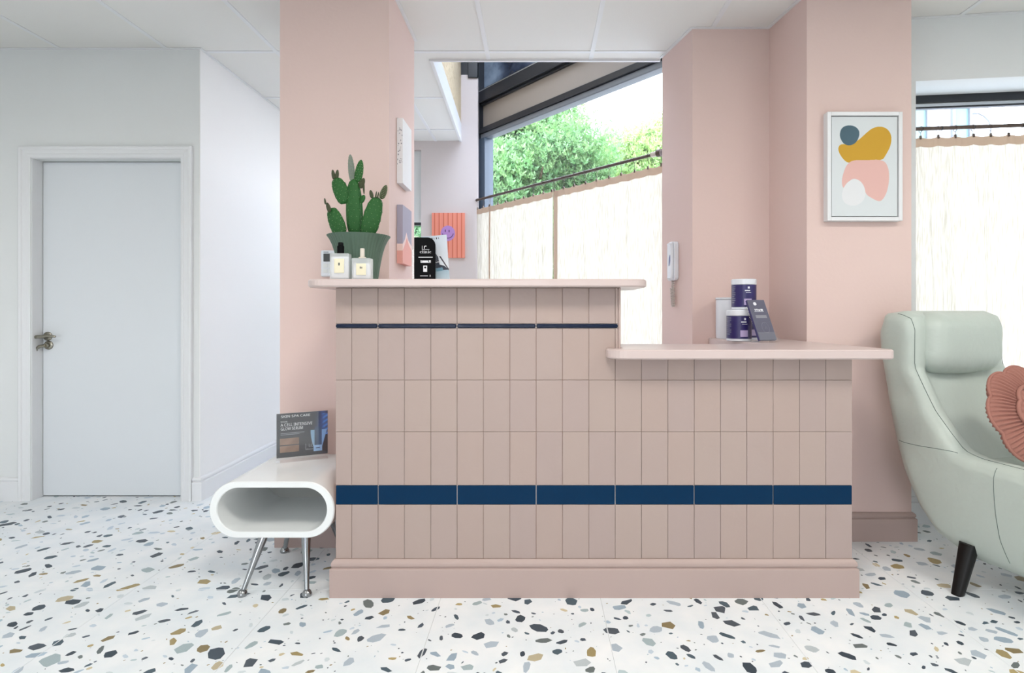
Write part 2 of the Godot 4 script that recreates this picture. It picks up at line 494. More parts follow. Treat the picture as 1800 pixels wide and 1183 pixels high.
func build_room() -> void:
	# door wall with its opening, and the corner of the passage beside it
	var st := new_st()
	bx(st, -4.2, -2.92, 0, 2.9, 3.29, 3.45)
	bx(st, -2.06, -1.956, 0, 2.9, 3.29, 3.45)
	bx(st, -2.92, -2.06, 1.975, 2.9, 3.29, 3.45)
	bx(st, -3.0, -1.96, -0.01, 2.1, 3.45, 3.52)  # unseen panel behind the door, added to stop daylight under the leaf
	structure("wall_door_side", "white painted wall round the white door", st, M.white_wall)
	wall_poly("wall_passage", "white passage wall running back beside the pillar, daylight brightened into its colour", [[-1.951, 3.2905], [-1.951, 5.08], [-2.1, 5.08], [-2.1, 3.53], [-1.956, 3.53], [-1.956, 3.2905]], 0, 2.9, M.lightened_passage_wall)
	# back wall of the passage, with the opening of the small window
	st = new_st()
	bx(st, -1.041, -0.533, 0, 3.2, 5.08, 5.22)
	bx(st, -2.1, -1.75, 0, 2.9, 5.08, 5.22)
	bx(st, -1.75, -1.041, 0, 1.1, 5.08, 5.22)
	bx(st, -1.75, -1.041, 2.53, 2.9, 5.08, 5.22)
	structure("wall_back", "pale wall at the back of the passage, behind the orange striped picture", st, M.blush_wall)
	# dark steel on top of the back wall, plaster of the shaft over the opening in the ceiling
	st = new_st()
	bx(st, -0.76, -0.62, 3.2, 3.78, 5.10, 5.22, 0.004)
	bx(st, -0.62, -0.533, 3.17, 3.78, 5.06, 5.22, 0.004)
	structure("trim_1", "dark steel beam ends above the back wall", st, M.black_frame)
	wall_poly("wall_shaft", "rough bare plaster wall above the ceiling opening", [[-0.636, 3.44], [-0.684, 5.08], [-0.82, 5.08], [-0.78, 3.44]], 2.765, 3.78, M.plaster)
	# pillars
	wall_poly("wall_pillar_left", "pink painted square pillar behind the tall end of the desk", [[-1.2, 2.65], [-0.692, 2.65], [-0.692, 3.19], [-1.2, 3.19]], 0, 2.9, M.pink_wall)
	wall_poly("wall_pillar_right", "pink painted pillar carrying the framed abstract print", [[1.287, 2.72], [1.787, 2.72], [1.787, 3.2], [1.241, 3.2], [1.241, 3.05]], 0, 2.9, M.pink_wall)
	wall_poly("wall_alcove", "pink wall of the alcove with the wall phone, between window and pillar", [[0.83, 3.05], [1.241, 3.05], [1.241, 3.2], [0.98, 3.22], [0.90, 3.56], [0.745, 3.40]], 0, 2.9, M.pink_wall)
	# right-hand window wall, turned a little towards the room
	for w in [[1.787, 1.958, 0.0, 2.9], [1.958, 3.5, 2.285, 2.9], [3.2, 3.5, 0.0, 2.285], [1.958, 3.2, 0.0, 0.30]]:
		var s2 := new_st()
		prism(s2, P2([[w[0], wd(w[0])], [w[1], wd(w[1])], [w[1], wd(w[1]) + 0.26], [w[0], wd(w[0]) + 0.26]]), w[3] - w[2], upright(w[2]))
		var o := structure("wall_window_side", "white wall round the window behind the armchair", s2, M.white_wall)
	# low wall under the slanted window
	st = new_st()
	prism(st, P2([[-0.56, 5.05], [0.80, 3.46], [1.0, 3.62], [-0.36, 5.24]]), 0.3, upright(0))
	structure("wall_under_window", "low white wall under the slanted window", st, M.white_wall)
	# the rest of the room, round and behind the camera
	st = new_st()
	bx(st, -4.35, -4.2, 0, 2.9, BACK - 0.15, 3.45)
	structure("wall_left", "white wall on the left of the room", st, M.white_wall)
	st = new_st()
	bx(st, 3.3, 3.45, 0, 2.9, BACK - 0.15, 3.05)
	structure("wall_right", "white wall on the right of the room", st, M.white_wall)
	st = new_st()
	bx(st, -4.2, -2.8, 0, 2.9, BACK - 0.15, BACK)
	bx(st, 0.2, 3.3, 0, 2.9, BACK - 0.15, BACK)
	bx(st, -2.8, 0.2, 0, 0.9, BACK - 0.15, BACK)
	bx(st, -2.8, 0.2, 2.2, 2.9, BACK - 0.15, BACK)
	structure("wall_front", "white wall with the added window behind the camera", st, M.white_wall)
	st = new_st()
	bx(st, -2.8, -2.74, 0.9, 2.2, BACK - 0.11, BACK - 0.05, 0.004)
	bx(st, 0.14, 0.2, 0.9, 2.2, BACK - 0.11, BACK - 0.05, 0.004)
	bx(st, -1.33, -1.27, 0.9, 2.2, BACK - 0.11, BACK - 0.05, 0.004)
	var wf := structure("window_4", "unseen window behind the camera, added for light from the front")  # window opening added out of view to light the room from the front
	obj("window_frame", st, M.black_frame, wf)
	st = new_st()
	quad(st, V(-2.8, 0.9, BACK - 0.08), V(0.2, 0.9, BACK - 0.08), V(0.2, 2.2, BACK - 0.08), V(-2.8, 2.2, BACK - 0.08))
	obj("pane", st, M.glass, wf)
	# door, lining, architrave
	var door := structure("door_1", "plain white door with a small metal lever handle")
	st = new_st()
	bx(st, -2.916, -2.064, 0.007, 1.972, 3.354, 3.394, 0.002)
	obj("leaf", st, M.door_paint, door)
	st = new_st()
	bx(st, -2.935, -2.919, 0, 1.99, 3.285, 3.44, 0.001)
	bx(st, -2.061, -2.045, 0, 1.99, 3.285, 3.44, 0.001)
	bx(st, -2.935, -2.045, 1.975, 1.99, 3.285, 3.44, 0.001)
	bx(st, -2.919, -2.903, 0, 1.975, 3.396, 3.43)
	bx(st, -2.08, -2.061, 0, 1.975, 3.396, 3.43)
	obj("door_lining", st, M.white_paint, door)
	st = new_st()
	sweep(st, P2([[-2.919, 0.0], [-2.919, 1.974], [-2.061, 1.974], [-2.061, 0.0]]), [[0.004, 0.0], [0.004, 0.012], [0.012, 0.016], [0.022, 0.017], [0.026, 0.013], [0.046, 0.016], [0.052, 0.022], [0.062, 0.024], [0.068, 0.022], [0.070, 0.0]], 1.0, func(p: Vector2, t: float) -> Vector3: return V(p.x, p.y, 3.29 - t))
	obj("architrave", st, M.white_paint, door)
	var hx := -2.885
	st = new_st()
	lathe(st, [[0.0, 0.0], [0.026, 0.0], [0.026, 0.006], [0.022, 0.009], [0.010, 0.010], [0.009, 0.05], [0.0, 0.05]], 20, Transform3D(Basis(Vector3.RIGHT, PI / 2), V(hx, 0.945, 3.354)))
	tube(st, [V(hx, 0.945, 3.308), V(hx - 0.02, 0.945, 3.306), V(hx - 0.045, 0.941, 3.31), V(hx - 0.05, 0.94, 3.318)], [0.011, 0.011, 0.010, 0.009], 10)
	tube(st, [V(hx, 0.945, 3.308), V(hx + 0.03, 0.949, 3.306), V(hx + 0.06, 0.949, 3.308), V(hx + 0.078, 0.945, 3.312)], [0.011, 0.010, 0.008, 0.006], 10)
	obj("handle", st, M.nickel, door)
	st = new_st()
	lathe(st, [[0.0, 0.0], [0.026, 0.0], [0.026, 0.006], [0.022, 0.009], [0.014, 0.010], [0.013, 0.026], [0.0, 0.028]], 20, Transform3D(Basis(Vector3.RIGHT, PI / 2), V(hx + 0.005, 0.893, 3.354)))
	tube(st, [V(hx + 0.005, 0.893, 3.326), V(hx - 0.02, 0.888, 3.32), V(hx - 0.04, 0.874, 3.318), V(hx - 0.044, 0.835, 3.318)], [0.010, 0.010, 0.009, 0.006], 10)
	obj("thumb_turn", st, M.nickel, door)
	# skirting boards
	skirting("baseboard_door_side", "white skirting board left of the door", [[-4.2, 3.29], [-2.99, 3.29]], -1.0, M.white_paint)
	skirting("baseboard_passage", "white skirting board running round the corner into the passage", [[-1.99, 3.29], [-1.951, 3.29], [-1.951, 5.08]], -1.0, M.white_paint)
	skirting("baseboard_back", "white skirting board along the back wall", [[-1.95, 5.08], [-0.535, 5.08]], -1.0, M.white_paint)
	skirting("baseboard_pillar_left", "pink skirting board round the left pillar", [[-1.2, 3.19], [-1.2, 2.65], [-0.692, 2.65], [-0.692, 3.19]], -1.0, M.pink_trim)
	skirting("baseboard_pillar_right", "pink skirting board round the right pillar", [[1.287, 2.72], [1.787, 2.72], [1.787, 2.96]], -1.0, M.pink_trim)
	skirting("baseboard_window_side", "white skirting board under the window behind the armchair", [[1.81, wd(1.81)], [3.3, wd(3.3)]], -1.0, M.white_paint)

func wd(x: float) -> float:      # depth of the right-hand window wall
	return 2.945 - 0.119 * (x - 1.958)

# =====================================================================  ceiling
func build_ceiling() -> void:
	var root := structure("ceiling", "white suspended ceiling of square tiles in a thin grid")
	var region := P2([[-4.2, BACK], [3.3, BACK], [3.3, wd(3.3)], [1.787, wd(1.787)], [1.787, 3.06], [0.83, 3.06], [0.745, 3.40], [0.74, 3.424], [-0.652, 3.424], [-0.70, 5.08], [-1.951, 5.08], [-1.951, 3.29], [-4.2, 3.29]])
	if Geometry2D.is_polygon_clockwise(region): region.reverse()
	var xs := []
	for k in range(-8, 8): xs.append(-0.2957 + 0.6155 * k)
	var ds := [BACK]
	for k in range(-13, 1): ds.append(3.326 + 0.66 * k)
	for q in [4.048, 4.763, 5.2]: ds.append(q)
	# holes for the lamps
	var holes := []
	for p in LAMPS:
		holes.append(P2([[p[0] - 0.3, p[1] - 0.3], [p[0] + 0.3, p[1] - 0.3], [p[0] + 0.3, p[1] + 0.3], [p[0] - 0.3, p[1] + 0.3]]))
	for i in xs.size() - 1:
		for j in ds.size() - 1:
			var cell := P2([[xs[i] + 0.0115, ds[j] + 0.0115], [xs[i + 1] - 0.0115, ds[j] + 0.0115], [xs[i + 1] - 0.0115, ds[j + 1] - 0.0115], [xs[i] + 0.0115, ds[j + 1] - 0.0115]])
			for piece in Geometry2D.intersect_polygons(cell, region):
				if area(piece) < 0.0005: continue
				var st := new_st()
				prism(st, piece, 0.014, upright(CEIL + 0.001))
				obj("ceiling_tile", st, M.ceiling, root)
	for i in xs.size():
		var line := P2([[xs[i] - 0.012, BACK], [xs[i] + 0.012, BACK], [xs[i] + 0.012, 5.2], [xs[i] - 0.012, 5.2]])
		for piece in Geometry2D.intersect_polygons(line, region):
			var st := new_st()
			prism(st, piece, 0.02, upright(CEIL - 0.0025))
			obj("grid_bar", st, M.white_paint, root)
	for j in range(1, ds.size() - 1):
		var line := P2([[-4.2, ds[j] - 0.012], [3.3, ds[j] - 0.012], [3.3, ds[j] + 0.012], [-4.2, ds[j] + 0.012]])
		for piece in Geometry2D.intersect_polygons(line, region):
			var st := new_st()
			prism(st, piece, 0.02, upright(CEIL - 0.0022))
			obj("grid_bar", st, M.white_paint, root)
	# solid deck above the tiles
	var st2 := new_st()
	prism(st2, region, 0.12, upright(CEIL + 0.10))
	obj("deck", st2, M.ceiling, root)
	# trims along the edges of the opening and along the walls
	st2 = new_st()
	bx(st2, -0.652, 0.74, 2.598, 2.74, 3.424, 3.44, 0.002)
	structure("trim_2", "white edge strip of the ceiling in front of the slanted window", st2, M.white_paint)
	st2 = new_st()
	prism(st2, P2([[-0.652, 3.44], [-0.632, 3.44], [-0.68, 5.08], [-0.70, 5.08]]), 0.158, upright(2.603), 0.001)
	structure("trim_3", "bright white upstand along the ceiling opening", st2, M.white_paint)
	st2 = new_st()
	var angle := [[0.0, 0.0], [0.0, -0.012], [0.014, -0.010], [0.014, 0.0]]
	for path in [[[-4.2, 3.29], [-1.951, 3.29], [-1.951, 5.08]], [[-0.692, 3.19], [-0.692, 2.65], [-1.2, 2.65], [-1.2, 3.19]], [[1.787, 2.95], [1.787, 2.72], [1.287, 2.72], [1.241, 3.05], [0.83, 3.05], [0.745, 3.40]], [[1.8, wd(1.8)], [3.3, wd(3.3)]]]:
		var side := -1.0
		if path[0][0] == -0.692 or path[0][0] == 1.787: side = 1.0
		sweep(st2, P2(path), [[0.0, 0.0], [0.0, -0.004], [0.016, -0.004], [0.016, 0.0]], side, func(p: Vector2, t: float) -> Vector3: return V(p.x, CEIL + t, p.y))
	structure("trim_4", "thin white edge angle where the ceiling meets the walls", st2, M.white_paint)
	# glazed roof over the opening, on dark bars
	st2 = new_st()
	for k in 4: bx(st2, -0.9 + k * 0.75, -0.84 + k * 0.75, 3.75, 3.83, 3.1, 5.4, 0.004)
	bx(st2, -0.95, 1.6, 3.75, 3.83, 5.36, 5.42, 0.004)
	bx(st2, -0.95, 1.6, 3.75, 3.83, 3.1, 3.16, 0.004)
	var rf := structure("window_3", "glazed roof on dark bars above the ceiling opening")
	obj("roof_bars", st2, M.black_frame, rf)
	st2 = new_st()
	quad(st2, V(-0.95, 3.80, 3.1), V(1.6, 3.80, 3.1), V(1.6, 3.80, 4.5), V(-0.95, 3.80, 4.5))
	obj("pane", st2, M.glass, rf)
	st2 = new_st()
	bx(st2, -0.95, 1.6, 3.78, 3.83, 4.5, 5.4, 0.004)  # unseen board closing part of the roof, added to dim the back wall
	obj("added_roof_board", st2, M.black_frame, rf)
	st2 = new_st()
	bx(st2, -0.95, 1.6, 2.74, 3.75, 3.44, 3.52)
	structure("wall_above_opening", "white wall of the shaft above the ceiling edge", st2, M.white_wall)

func area(p: PackedVector2Array) -> float:
	var a := 0.0
	for i in p.size(): a += p[i].cross(p[(i + 1) % p.size()])
	return absf(a) / 2.0

# =====================================================================  terrazzo floor
func chip_poly(c: Vector2, long: float, wide: float, ang: float) -> PackedVector2Array:
	var n := rng.randi_range(5, 8)
	var o := PackedVector2Array()
	var power := rng.randf_range(0.75, 1.0)
	var off := rng.randf() * TAU
	for k in n:
		var t := off + TAU * (k + rng.randf_range(-0.28, 0.28)) / n
		var r := rng.randf_range(0.82, 1.1)
		var q := Vector2(signf(cos(t)) * pow(absf(cos(t)), power) * long / 2.0, signf(sin(t)) * pow(absf(sin(t)), power) * wide / 2.0) * r
		o.append(c + q.rotated(ang))
	return Geometry2D.convex_hull(o).slice(0, -1)

func chip_mesh(st: SurfaceTool, poly: PackedVector2Array) -> void:
	if Geometry2D.is_polygon_clockwise(poly): poly.reverse()
	var small := inset(poly, 0.0005)
	st.set_smooth_group(-1)
	var n := poly.size()
	for i in range(1, n - 1):
		tri(st, V(small[0].x, 0.0004, small[0].y), V(small[i].x, 0.0004, small[i].y), V(small[i + 1].x, 0.0004, small[i + 1].y))
	for i in n:
		var j := (i + 1) % n
		quad(st, V(poly[i].x, -0.0004, poly[i].y), V(poly[j].x, -0.0004, poly[j].y), V(small[j].x, 0.0004, small[j].y), V(small[i].x, 0.0004, small[i].y))

func build_floor() -> void:
	var root := structure("floor", "terrazzo tiled floor, white with dark slate, ochre and pale blue stone chips")
	var st := new_st()
	bx(st, -4.35, 3.5, -0.15, -0.0012, BACK - 0.15, 5.3)
	obj("subfloor", st, M.joint, root)
	var tiles := {}
	var step := 0.61
	var region := P2([[-4.2, BACK], [3.3, BACK], [3.3, 2.9], [1.2, 3.2], [0.8, 3.5], [-0.5, 5.1], [-1.951, 5.1], [-1.951, 3.33], [-2.04, 3.33], [-2.06, 3.42], [-2.92, 3.42], [-2.94, 3.33], [-4.2, 3.33]])
	for i in range(-8, 6):
		for j in range(-13, 6):
			var x := 0.24 + step * i
			var d := 2.24 + step * j
			var cell := P2([[x + 0.0005, d + 0.0005], [x + step - 0.0005, d + 0.0005], [x + step - 0.0005, d + step - 0.0005], [x + 0.0005, d + step - 0.0005]])
			for piece in Geometry2D.intersect_polygons(cell, region):
				if area(piece) < 0.001: continue
				st = new_st()
				prism(st, piece, 0.009, upright(-0.009), 0.0006)
				var t := obj("floor_tile", st, M.floor, root)
				tiles[Vector2i(i, j)] = [t, piece]
	# stone chips: placed one by one, cut at the joints of the tiles
	var solid := [P2([[-0.79, 2.18], [1.22, 2.18], [1.22, 2.5], [-0.79, 2.5]]), P2([[-1.2, 2.64], [-0.69, 2.64], [-0.69, 3.2], [-1.2, 3.2]]), P2([[1.27, 2.71], [1.8, 2.71], [1.8, 3.3], [1.24, 3.3]])]
	var grid := {}
	var chips := []
	for pass_n in 3:
		var count: int = [4300, 3400, 4200][pass_n]
		for k in count:
			var d := 1.1 + 3.95 * pow(rng.randf(), 1.2)
			var x := rng.randf_range(-1.2 * d - 0.6, 1.1 * d + 0.5)
			var long := rng.randf_range(0.030, 0.060) if pass_n == 0 else rng.randf_range(0.013, 0.030) if pass_n == 1 else rng.randf_range(0.004, 0.011)
			if pass_n == 0 and rng.randf() < 0.12: long *= 1.35
			var wide := long * rng.randf_range(0.36, 0.85)
			var c := Vector2(x, d)
			var cellk := Vector2i(floori(x / 0.09), floori(d / 0.09))
			var clash := false
			for u in range(-1, 2):
				for w in range(-1, 2):
					for q in grid.get(cellk + Vector2i(u, w), []):
						if c.distance_to(q[0]) < (q[1] + long) * 0.43 + 0.001: clash = true
			if clash: continue
			var pick := rng.randf()
			var kind := 0
			if pass_n < 2:
				if pick < 0.41: kind = rng.randi_range(0, 3)
				elif pick < 0.72: kind = [4, 5, 6, 5][rng.randi_range(0, 3)]
				elif pick < 0.86: kind = rng.randi_range(7, 9)
				elif pick < 0.92: kind = 10
				else: kind = 11
			else:
				kind = [0, 1, 2, 0, 10, 8, 4][rng.randi_range(0, 6)]
			if not grid.has(cellk): grid[cellk] = []
			grid[cellk].append([c, long])
			chips.append([c, long, wide, rng.randf() * TAU, kind])
	var pieces := []
	for ch in chips:
		var poly := chip_poly(ch[0], ch[1], ch[2], ch[3])
		if poly.size() < 3: continue
		var i0 := floori((ch[0].x - 0.24) / step)
		var j0 := floori((ch[0].y - 2.24) / step)
		for i in range(i0 - 1, i0 + 2):
			for j in range(j0 - 1, j0 + 2):
				if not tiles.has(Vector2i(i, j)): continue
				if absf(ch[0].x - (0.24 + step * (i + 0.5))) > step / 2 + ch[1] or absf(ch[0].y - (2.24 + step * (j + 0.5))) > step / 2 + ch[1]: continue
				for piece in Geometry2D.intersect_polygons(poly, inset(ccw(tiles[Vector2i(i, j)][1]), 0.0012)):
					if area(piece) < 4e-6: continue
					var score := area(piece) / pow(ch[0].y, 3.0)
					var px: float = 945.0 + 1000.0 * ch[0].x / ch[0].y
					if px < 0 or px > 1800 or 545.0 + 1100.0 / ch[0].y > 1183.0: score *= 0.01
					for s in solid:
						if Geometry2D.is_point_in_polygon(ch[0], s): score *= 0.001
					pieces.append([score, piece, ch[4], tiles[Vector2i(i, j)][0]])
	pieces.sort_custom(func(a, b): return a[0] > b[0])
	st = new_st()
	for k in pieces.size():
		var q: Array = pieces[k]
		if k < 300:
			var s1 := new_st()
			chip_mesh(s1, q[1])
			obj("stone_chip", s1, M.chip[q[2]], q[3])
		else:
			st.set_color(M.chip[q[2]].albedo_color.srgb_to_linear())
			chip_mesh(st, q[1])
	var rest := obj("small_stone_chips", st, M.chip_mix, root)
	rest.set_meta("kind", "stuff")

func ccw(p: PackedVector2Array) -> PackedVector2Array:
	if Geometry2D.is_polygon_clockwise(p): p.reverse()
	return p

# =====================================================================  windows and curtains
func bxf(st: SurfaceTool, f: Transform3D, x0: float, x1: float, y0: float, y1: float, z0: float, z1: float, ch := 0.0) -> void:
	box(st, Vector3(x0, y0, z0), Vector3(x1, y1, z1), ch, f)

func curtain(label: String, group: String, f: Transform3D, x0: float, x1: float, y0: float, y1: float, z: float, folds: float, sd: int, rod_y: float, clip_gap: float, hem := 0.0) -> void:
	var root := thing("curtain", label, "curtain", Vector3.ZERO, 0.0, group)
	var n := FastNoiseLite.new()
	n.seed = sd; n.frequency = 1.0; n.fractal_octaves = 2
	var w := x1 - x0
	var nx := maxi(12, int(w / 0.006))
	var ny := 26
	var clips := maxi(2, int(round(w / clip_gap)) + 1)
	var deep := func(x: float, v: float) -> float:      # pleats: fixed at the top, wandering a little towards the hem
		var q := x + 0.02 * n.get_noise_2d(x * 3.0, v * 1.5)
		return z + folds * (0.6 * sin(q * 31.0 + sd) + 0.5 * n.get_noise_2d(q * 14.0, v * 0.6) + 0.35 * n.get_noise_2d(q * 45.0, v * 0.9 + 5.0)) * (0.45 + 0.55 * minf(v * 4.0, 1.0))
	var sag := func(x: float) -> float:
		var t := fposmod((x - x0) / w * (clips - 1), 1.0)
		return 0.010 * sin(PI * t)
	for band in (3 if hem > 0.0 else 2):
		var st := new_st(0)
		var top := 0.0 if band == 0 else 0.0
		var rows := 3 if band == 1 else ny
		var tall := 0.05 if band == 1 else y1 - y0
		var cols := int(nx * hem / w) if band == 2 else nx
		var P := []
		for j in rows + 1:
			var row := []
			for i in cols + 1:
				var x := x0 + w * i / nx
				var v := top + tall * j / rows
				var zz: float = deep.call(x, v / (y1 - y0)) + 0.003 * band
				row.append([f * Vector3(x, y1 - v - sag.call(x) * maxf(0.0, 1.0 - v * 5.0), zz), Vector2((x - x0) / 1.0, v / 1.0)])
			P.append(row)
		for j in rows:
			for i in cols:
				var a: Array = P[j][i]
				var b: Array = P[j + 1][i]
				var c: Array = P[j + 1][i + 1]
				var d: Array = P[j][i + 1]
				for t in [[a, c, b], [a, d, c]]:
					for q in t:
						st.set_uv(q[1]); st.add_vertex(q[0])
		obj(["cloth", "heading_band", "side_hem"][band], st, M.linen if band == 0 else M.hem, root)
	for k in clips:
		var x := clampf(x0 + w * k / (clips - 1), x0 + 0.012, x1 - 0.012)
		var st := new_st()
		var ring := []
		for a in 14: ring.append(f * Vector3(x, rod_y + 0.0165 * cos(TAU * a / 14) - 0.004, z + 0.0165 * sin(TAU * a / 14)))
		tube(st, ring, 0.0014, 5, true)
		tube(st, [f * Vector3(x, rod_y - 0.02, z), f * Vector3(x, y1 + 0.006, z)], 0.0012, 5)
		bxf(st, f, x - 0.005, x + 0.005, y1 - 0.012, y1 + 0.008, deep.call(x, 0.0) - 0.004, deep.call(x, 0.0) + 0.007, 0.001)
		obj("ring_clip", st, M.rod, root)

func build_windows() -> void:
	# slanted shop window behind the desk
	var f := Transform3D(Basis(Vector3.UP, -atan2(0.76, 0.65)), V(-0.458, 0, 5.158))
	var root := structure("window_1", "tall slanted shop window in a black frame behind the desk")
	var st := new_st()
	bxf(st, f, -0.12, 0.03, 0.3, 2.655, -0.05, 0.05, 0.004)
	obj("side_post", st, M.steel_frame, root)
	st = new_st()
	bxf(st, f, -0.16, -0.045, 2.655, 3.8, -0.05, 0.06, 0.004)
	obj("side_post", st, M.black_frame, root)
	st = new_st()
	bxf(st, f, 2.18, 2.26, 0.3, 3.8, -0.05, 0.05, 0.004)
	obj("side_post", st, M.black_frame, root)
	st = new_st()
	bxf(st, f, -0.05, 2.2, 2.695, 2.745, -0.05, 0.055, 0.004)
	obj("transom", st, M.black_frame, root)
	st = new_st()
	bxf(st, f, -0.05, 2.2, 2.652, 2.697, -0.045, 0.04, 0.006)
	obj("transom_lip", st, M.grey_lip, root)
	st = new_st()
	bxf(st, f, -0.05, 2.2, 2.74, 2.975, -0.02, 0.012, 0.002)
	obj("transom_panel", st, M.blind_panel, root)
	st = new_st()
	bxf(st, f, -0.05, 2.2, 2.97, 3.085, -0.05, 0.065, 0.004)
	bxf(st, f, -0.05, 2.2, 2.955, 2.975, -0.03, 0.035, 0.003)
	obj("transom", st, M.black_frame, root)
	st = new_st()
	bxf(st, f, -0.05, 2.2, 3.070, 3.076, 0.062, 0.068)
	obj("metal_strip", st, M.alu, root)
	st = new_st()
	bxf(st, f, -0.05, 2.2, 0.28, 0.34, -0.05, 0.05, 0.004)
	obj("sill_rail", st, M.steel_frame, root)
	st = new_st()
	bxf(st, f, -0.05, 2.2, 3.085, 3.76, -0.012, 0.0)
	obj("upper_pane", st, M.dirty_glass, root)
	root.get_child(root.get_child_count() - 1).set_meta("label", "dusty blue-grey pane above the transom")
	st = new_st()
	quad(st, f * Vector3(0.0, 0.3, 0), f * Vector3(2.2, 0.3, 0), f * Vector3(2.2, 2.66, 0), f * Vector3(0.0, 2.66, 0))
	obj("pane", st, M.glass, root)
	# curtain rod of the slanted window
	var rod := thing("curtain_rod", "long dark brown curtain rod across the slanted window behind the desk", "curtain rod")
	st = new_st()
	tube(st, [f * Vector3(0.005, 2.08, 0.12), f * Vector3(2.03, 2.08, 0.12)], 0.0105, 12)
	obj("pole", st, M.rod, rod)
	st = new_st()
	tube(st, [f * Vector3(1.955, 2.08, 0.12), f * Vector3(2.0, 2.08, 0.12)], 0.017, 12)
	obj("end_collar", st, M.ivory, rod)
	st = new_st()
	tube(st, [f * Vector3(2.0, 2.08, 0.12), f * Vector3(2.03, 2.08, 0.12)], 0.024, 12)
	obj("finial", st, M.rod, rod)
	curtain("narrow cream linen curtain at the far left end of the slanted window", "linen curtains of the slanted window", f, 0.012, 0.214, 0.36, 2.005, 0.12, 0.012, 3, 2.08, 0.11)
	curtain("wide cream linen curtain in the middle of the slanted window, left of the dark fold", "linen curtains of the slanted window", f, 0.208, 1.030, 0.36, 2.005, 0.12, 0.011, 7, 2.08, 0.11, 0.03)
	curtain("wide cream linen curtain at the near end of the slanted window, beside the wall phone", "linen curtains of the slanted window", f, 1.0315, 2.04, 0.36, 2.005, 0.12, 0.011, 12, 2.08, 0.11, 0.055)
	# window behind the armchair
	var g := Transform3D(Basis(Vector3.UP, -atan(0.119)), V(1.958, 0, 2.945))
	root = structure("window_2", "wide window with a black head rail behind the armchair")
	st = new_st()
	bxf(st, g, 0.0, 1.25, 2.243, 2.290, -0.26, -0.215, 0.003)
	obj("head_rail", st, M.black_frame, root)
	st = new_st()
	bxf(st, g, 0.0, 1.25, 2.222, 2.245, -0.25, -0.225, 0.002)
	obj("glazing_bead", st, M.alu, root)
	st = new_st()
	bxf(st, g, 0.0, 1.25, 2.214, 2.224, -0.25, -0.22, 0.002)
	bxf(st, g, 1.20, 1.25, 0.3, 2.25, -0.26, -0.215, 0.003)
	bxf(st, g, 0.0, 0.035, 0.3, 2.25, -0.26, -0.215, 0.003)
	bxf(st, g, 0.0, 1.25, 0.3, 0.35, -0.26, -0.215, 0.003)
	obj("window_frame", st, M.black_frame, root)
	st = new_st()
	quad(st, g * Vector3(0, 0.3, -0.235), g * Vector3(1.25, 0.3, -0.235), g * Vector3(1.25, 2.25, -0.235), g * Vector3(0, 2.25, -0.235))
	obj("pane", st, M.glass, root)
	rod = thing("curtain_rod", "brown curtain rod with clip rings across the window behind the armchair", "curtain rod")
	st = new_st()
	tube(st, [g * Vector3(0.002, 2.08, -0.145), g * Vector3(1.248, 2.08, -0.145)], 0.0105, 12)
	obj("pole", st, M.rod, rod)
	for x in [0.10, 0.20, 0.36, 0.60, 0.95]:
		st = new_st()
		tube(st, [g * Vector3(x, 2.08, -0.145), g * Vector3(x + 0.006, 2.08, -0.145)], 0.012, 12)
		obj("pole_joint", st, M.black_frame, rod)
	curtain("cream linen curtain hanging from clip rings behind the mint armchair", "", g, 0.01, 1.23, 0.36, 2.035, -0.145, 0.012, 21, 2.08, 0.088)
	# small window with a white blind at the end of the passage
	root = structure("window_5", "narrow window with a white blind at the back of the passage")
	st = new_st()
	bx(st, -1.75, -1.041, 1.865, 1.895, 5.13, 5.17, 0.002)
	bx(st, -1.75, -1.041, 1.1, 1.14, 5.13, 5.17, 0.002)
	obj("window_frame", st, M.black_frame, root)
	st = new_st()
	bx(st, -1.75, -1.041, 1.89, 2.53, 5.125, 5.135)
	obj("blind", st, M.white_wall, root)
	st = new_st()
	quad(st, V(-1.75, 1.1, 5.15), V(-1.041, 1.1, 5.15), V(-1.041, 1.9, 5.15), V(-1.75, 1.9, 5.15))
	obj("pane", st, M.glass, root)

# =====================================================================  outside
func sprig() -> ArrayMesh:
	var st := new_st(-1)
	var r := RandomNumberGenerator.new()
	r.seed = 5
	for k in 7:
		var dir := Vector3(r.randf_range(-1, 1), r.randf_range(-0.5, 0.9), r.randf_range(-1, 1)).normalized()
		var side := dir.cross(Vector3(r.randf_range(-1, 1), 1, r.randf_range(-1, 1))).normalized()
		var nrm := dir.cross(side)
		var base := Vector3(r.randf_range(-0.05, 0.05), r.randf_range(-0.05, 0.05), r.randf_range(-0.05, 0.05))
		var l := r.randf_range(0.07, 0.11)
		var tip := base + dir * l
		var m := base + dir * l * 0.5 + nrm * 0.008
		tri(st, base, m + side * l * 0.24, tip)
		tri(st, base, tip, m - side * l * 0.24)
	return commit(st)

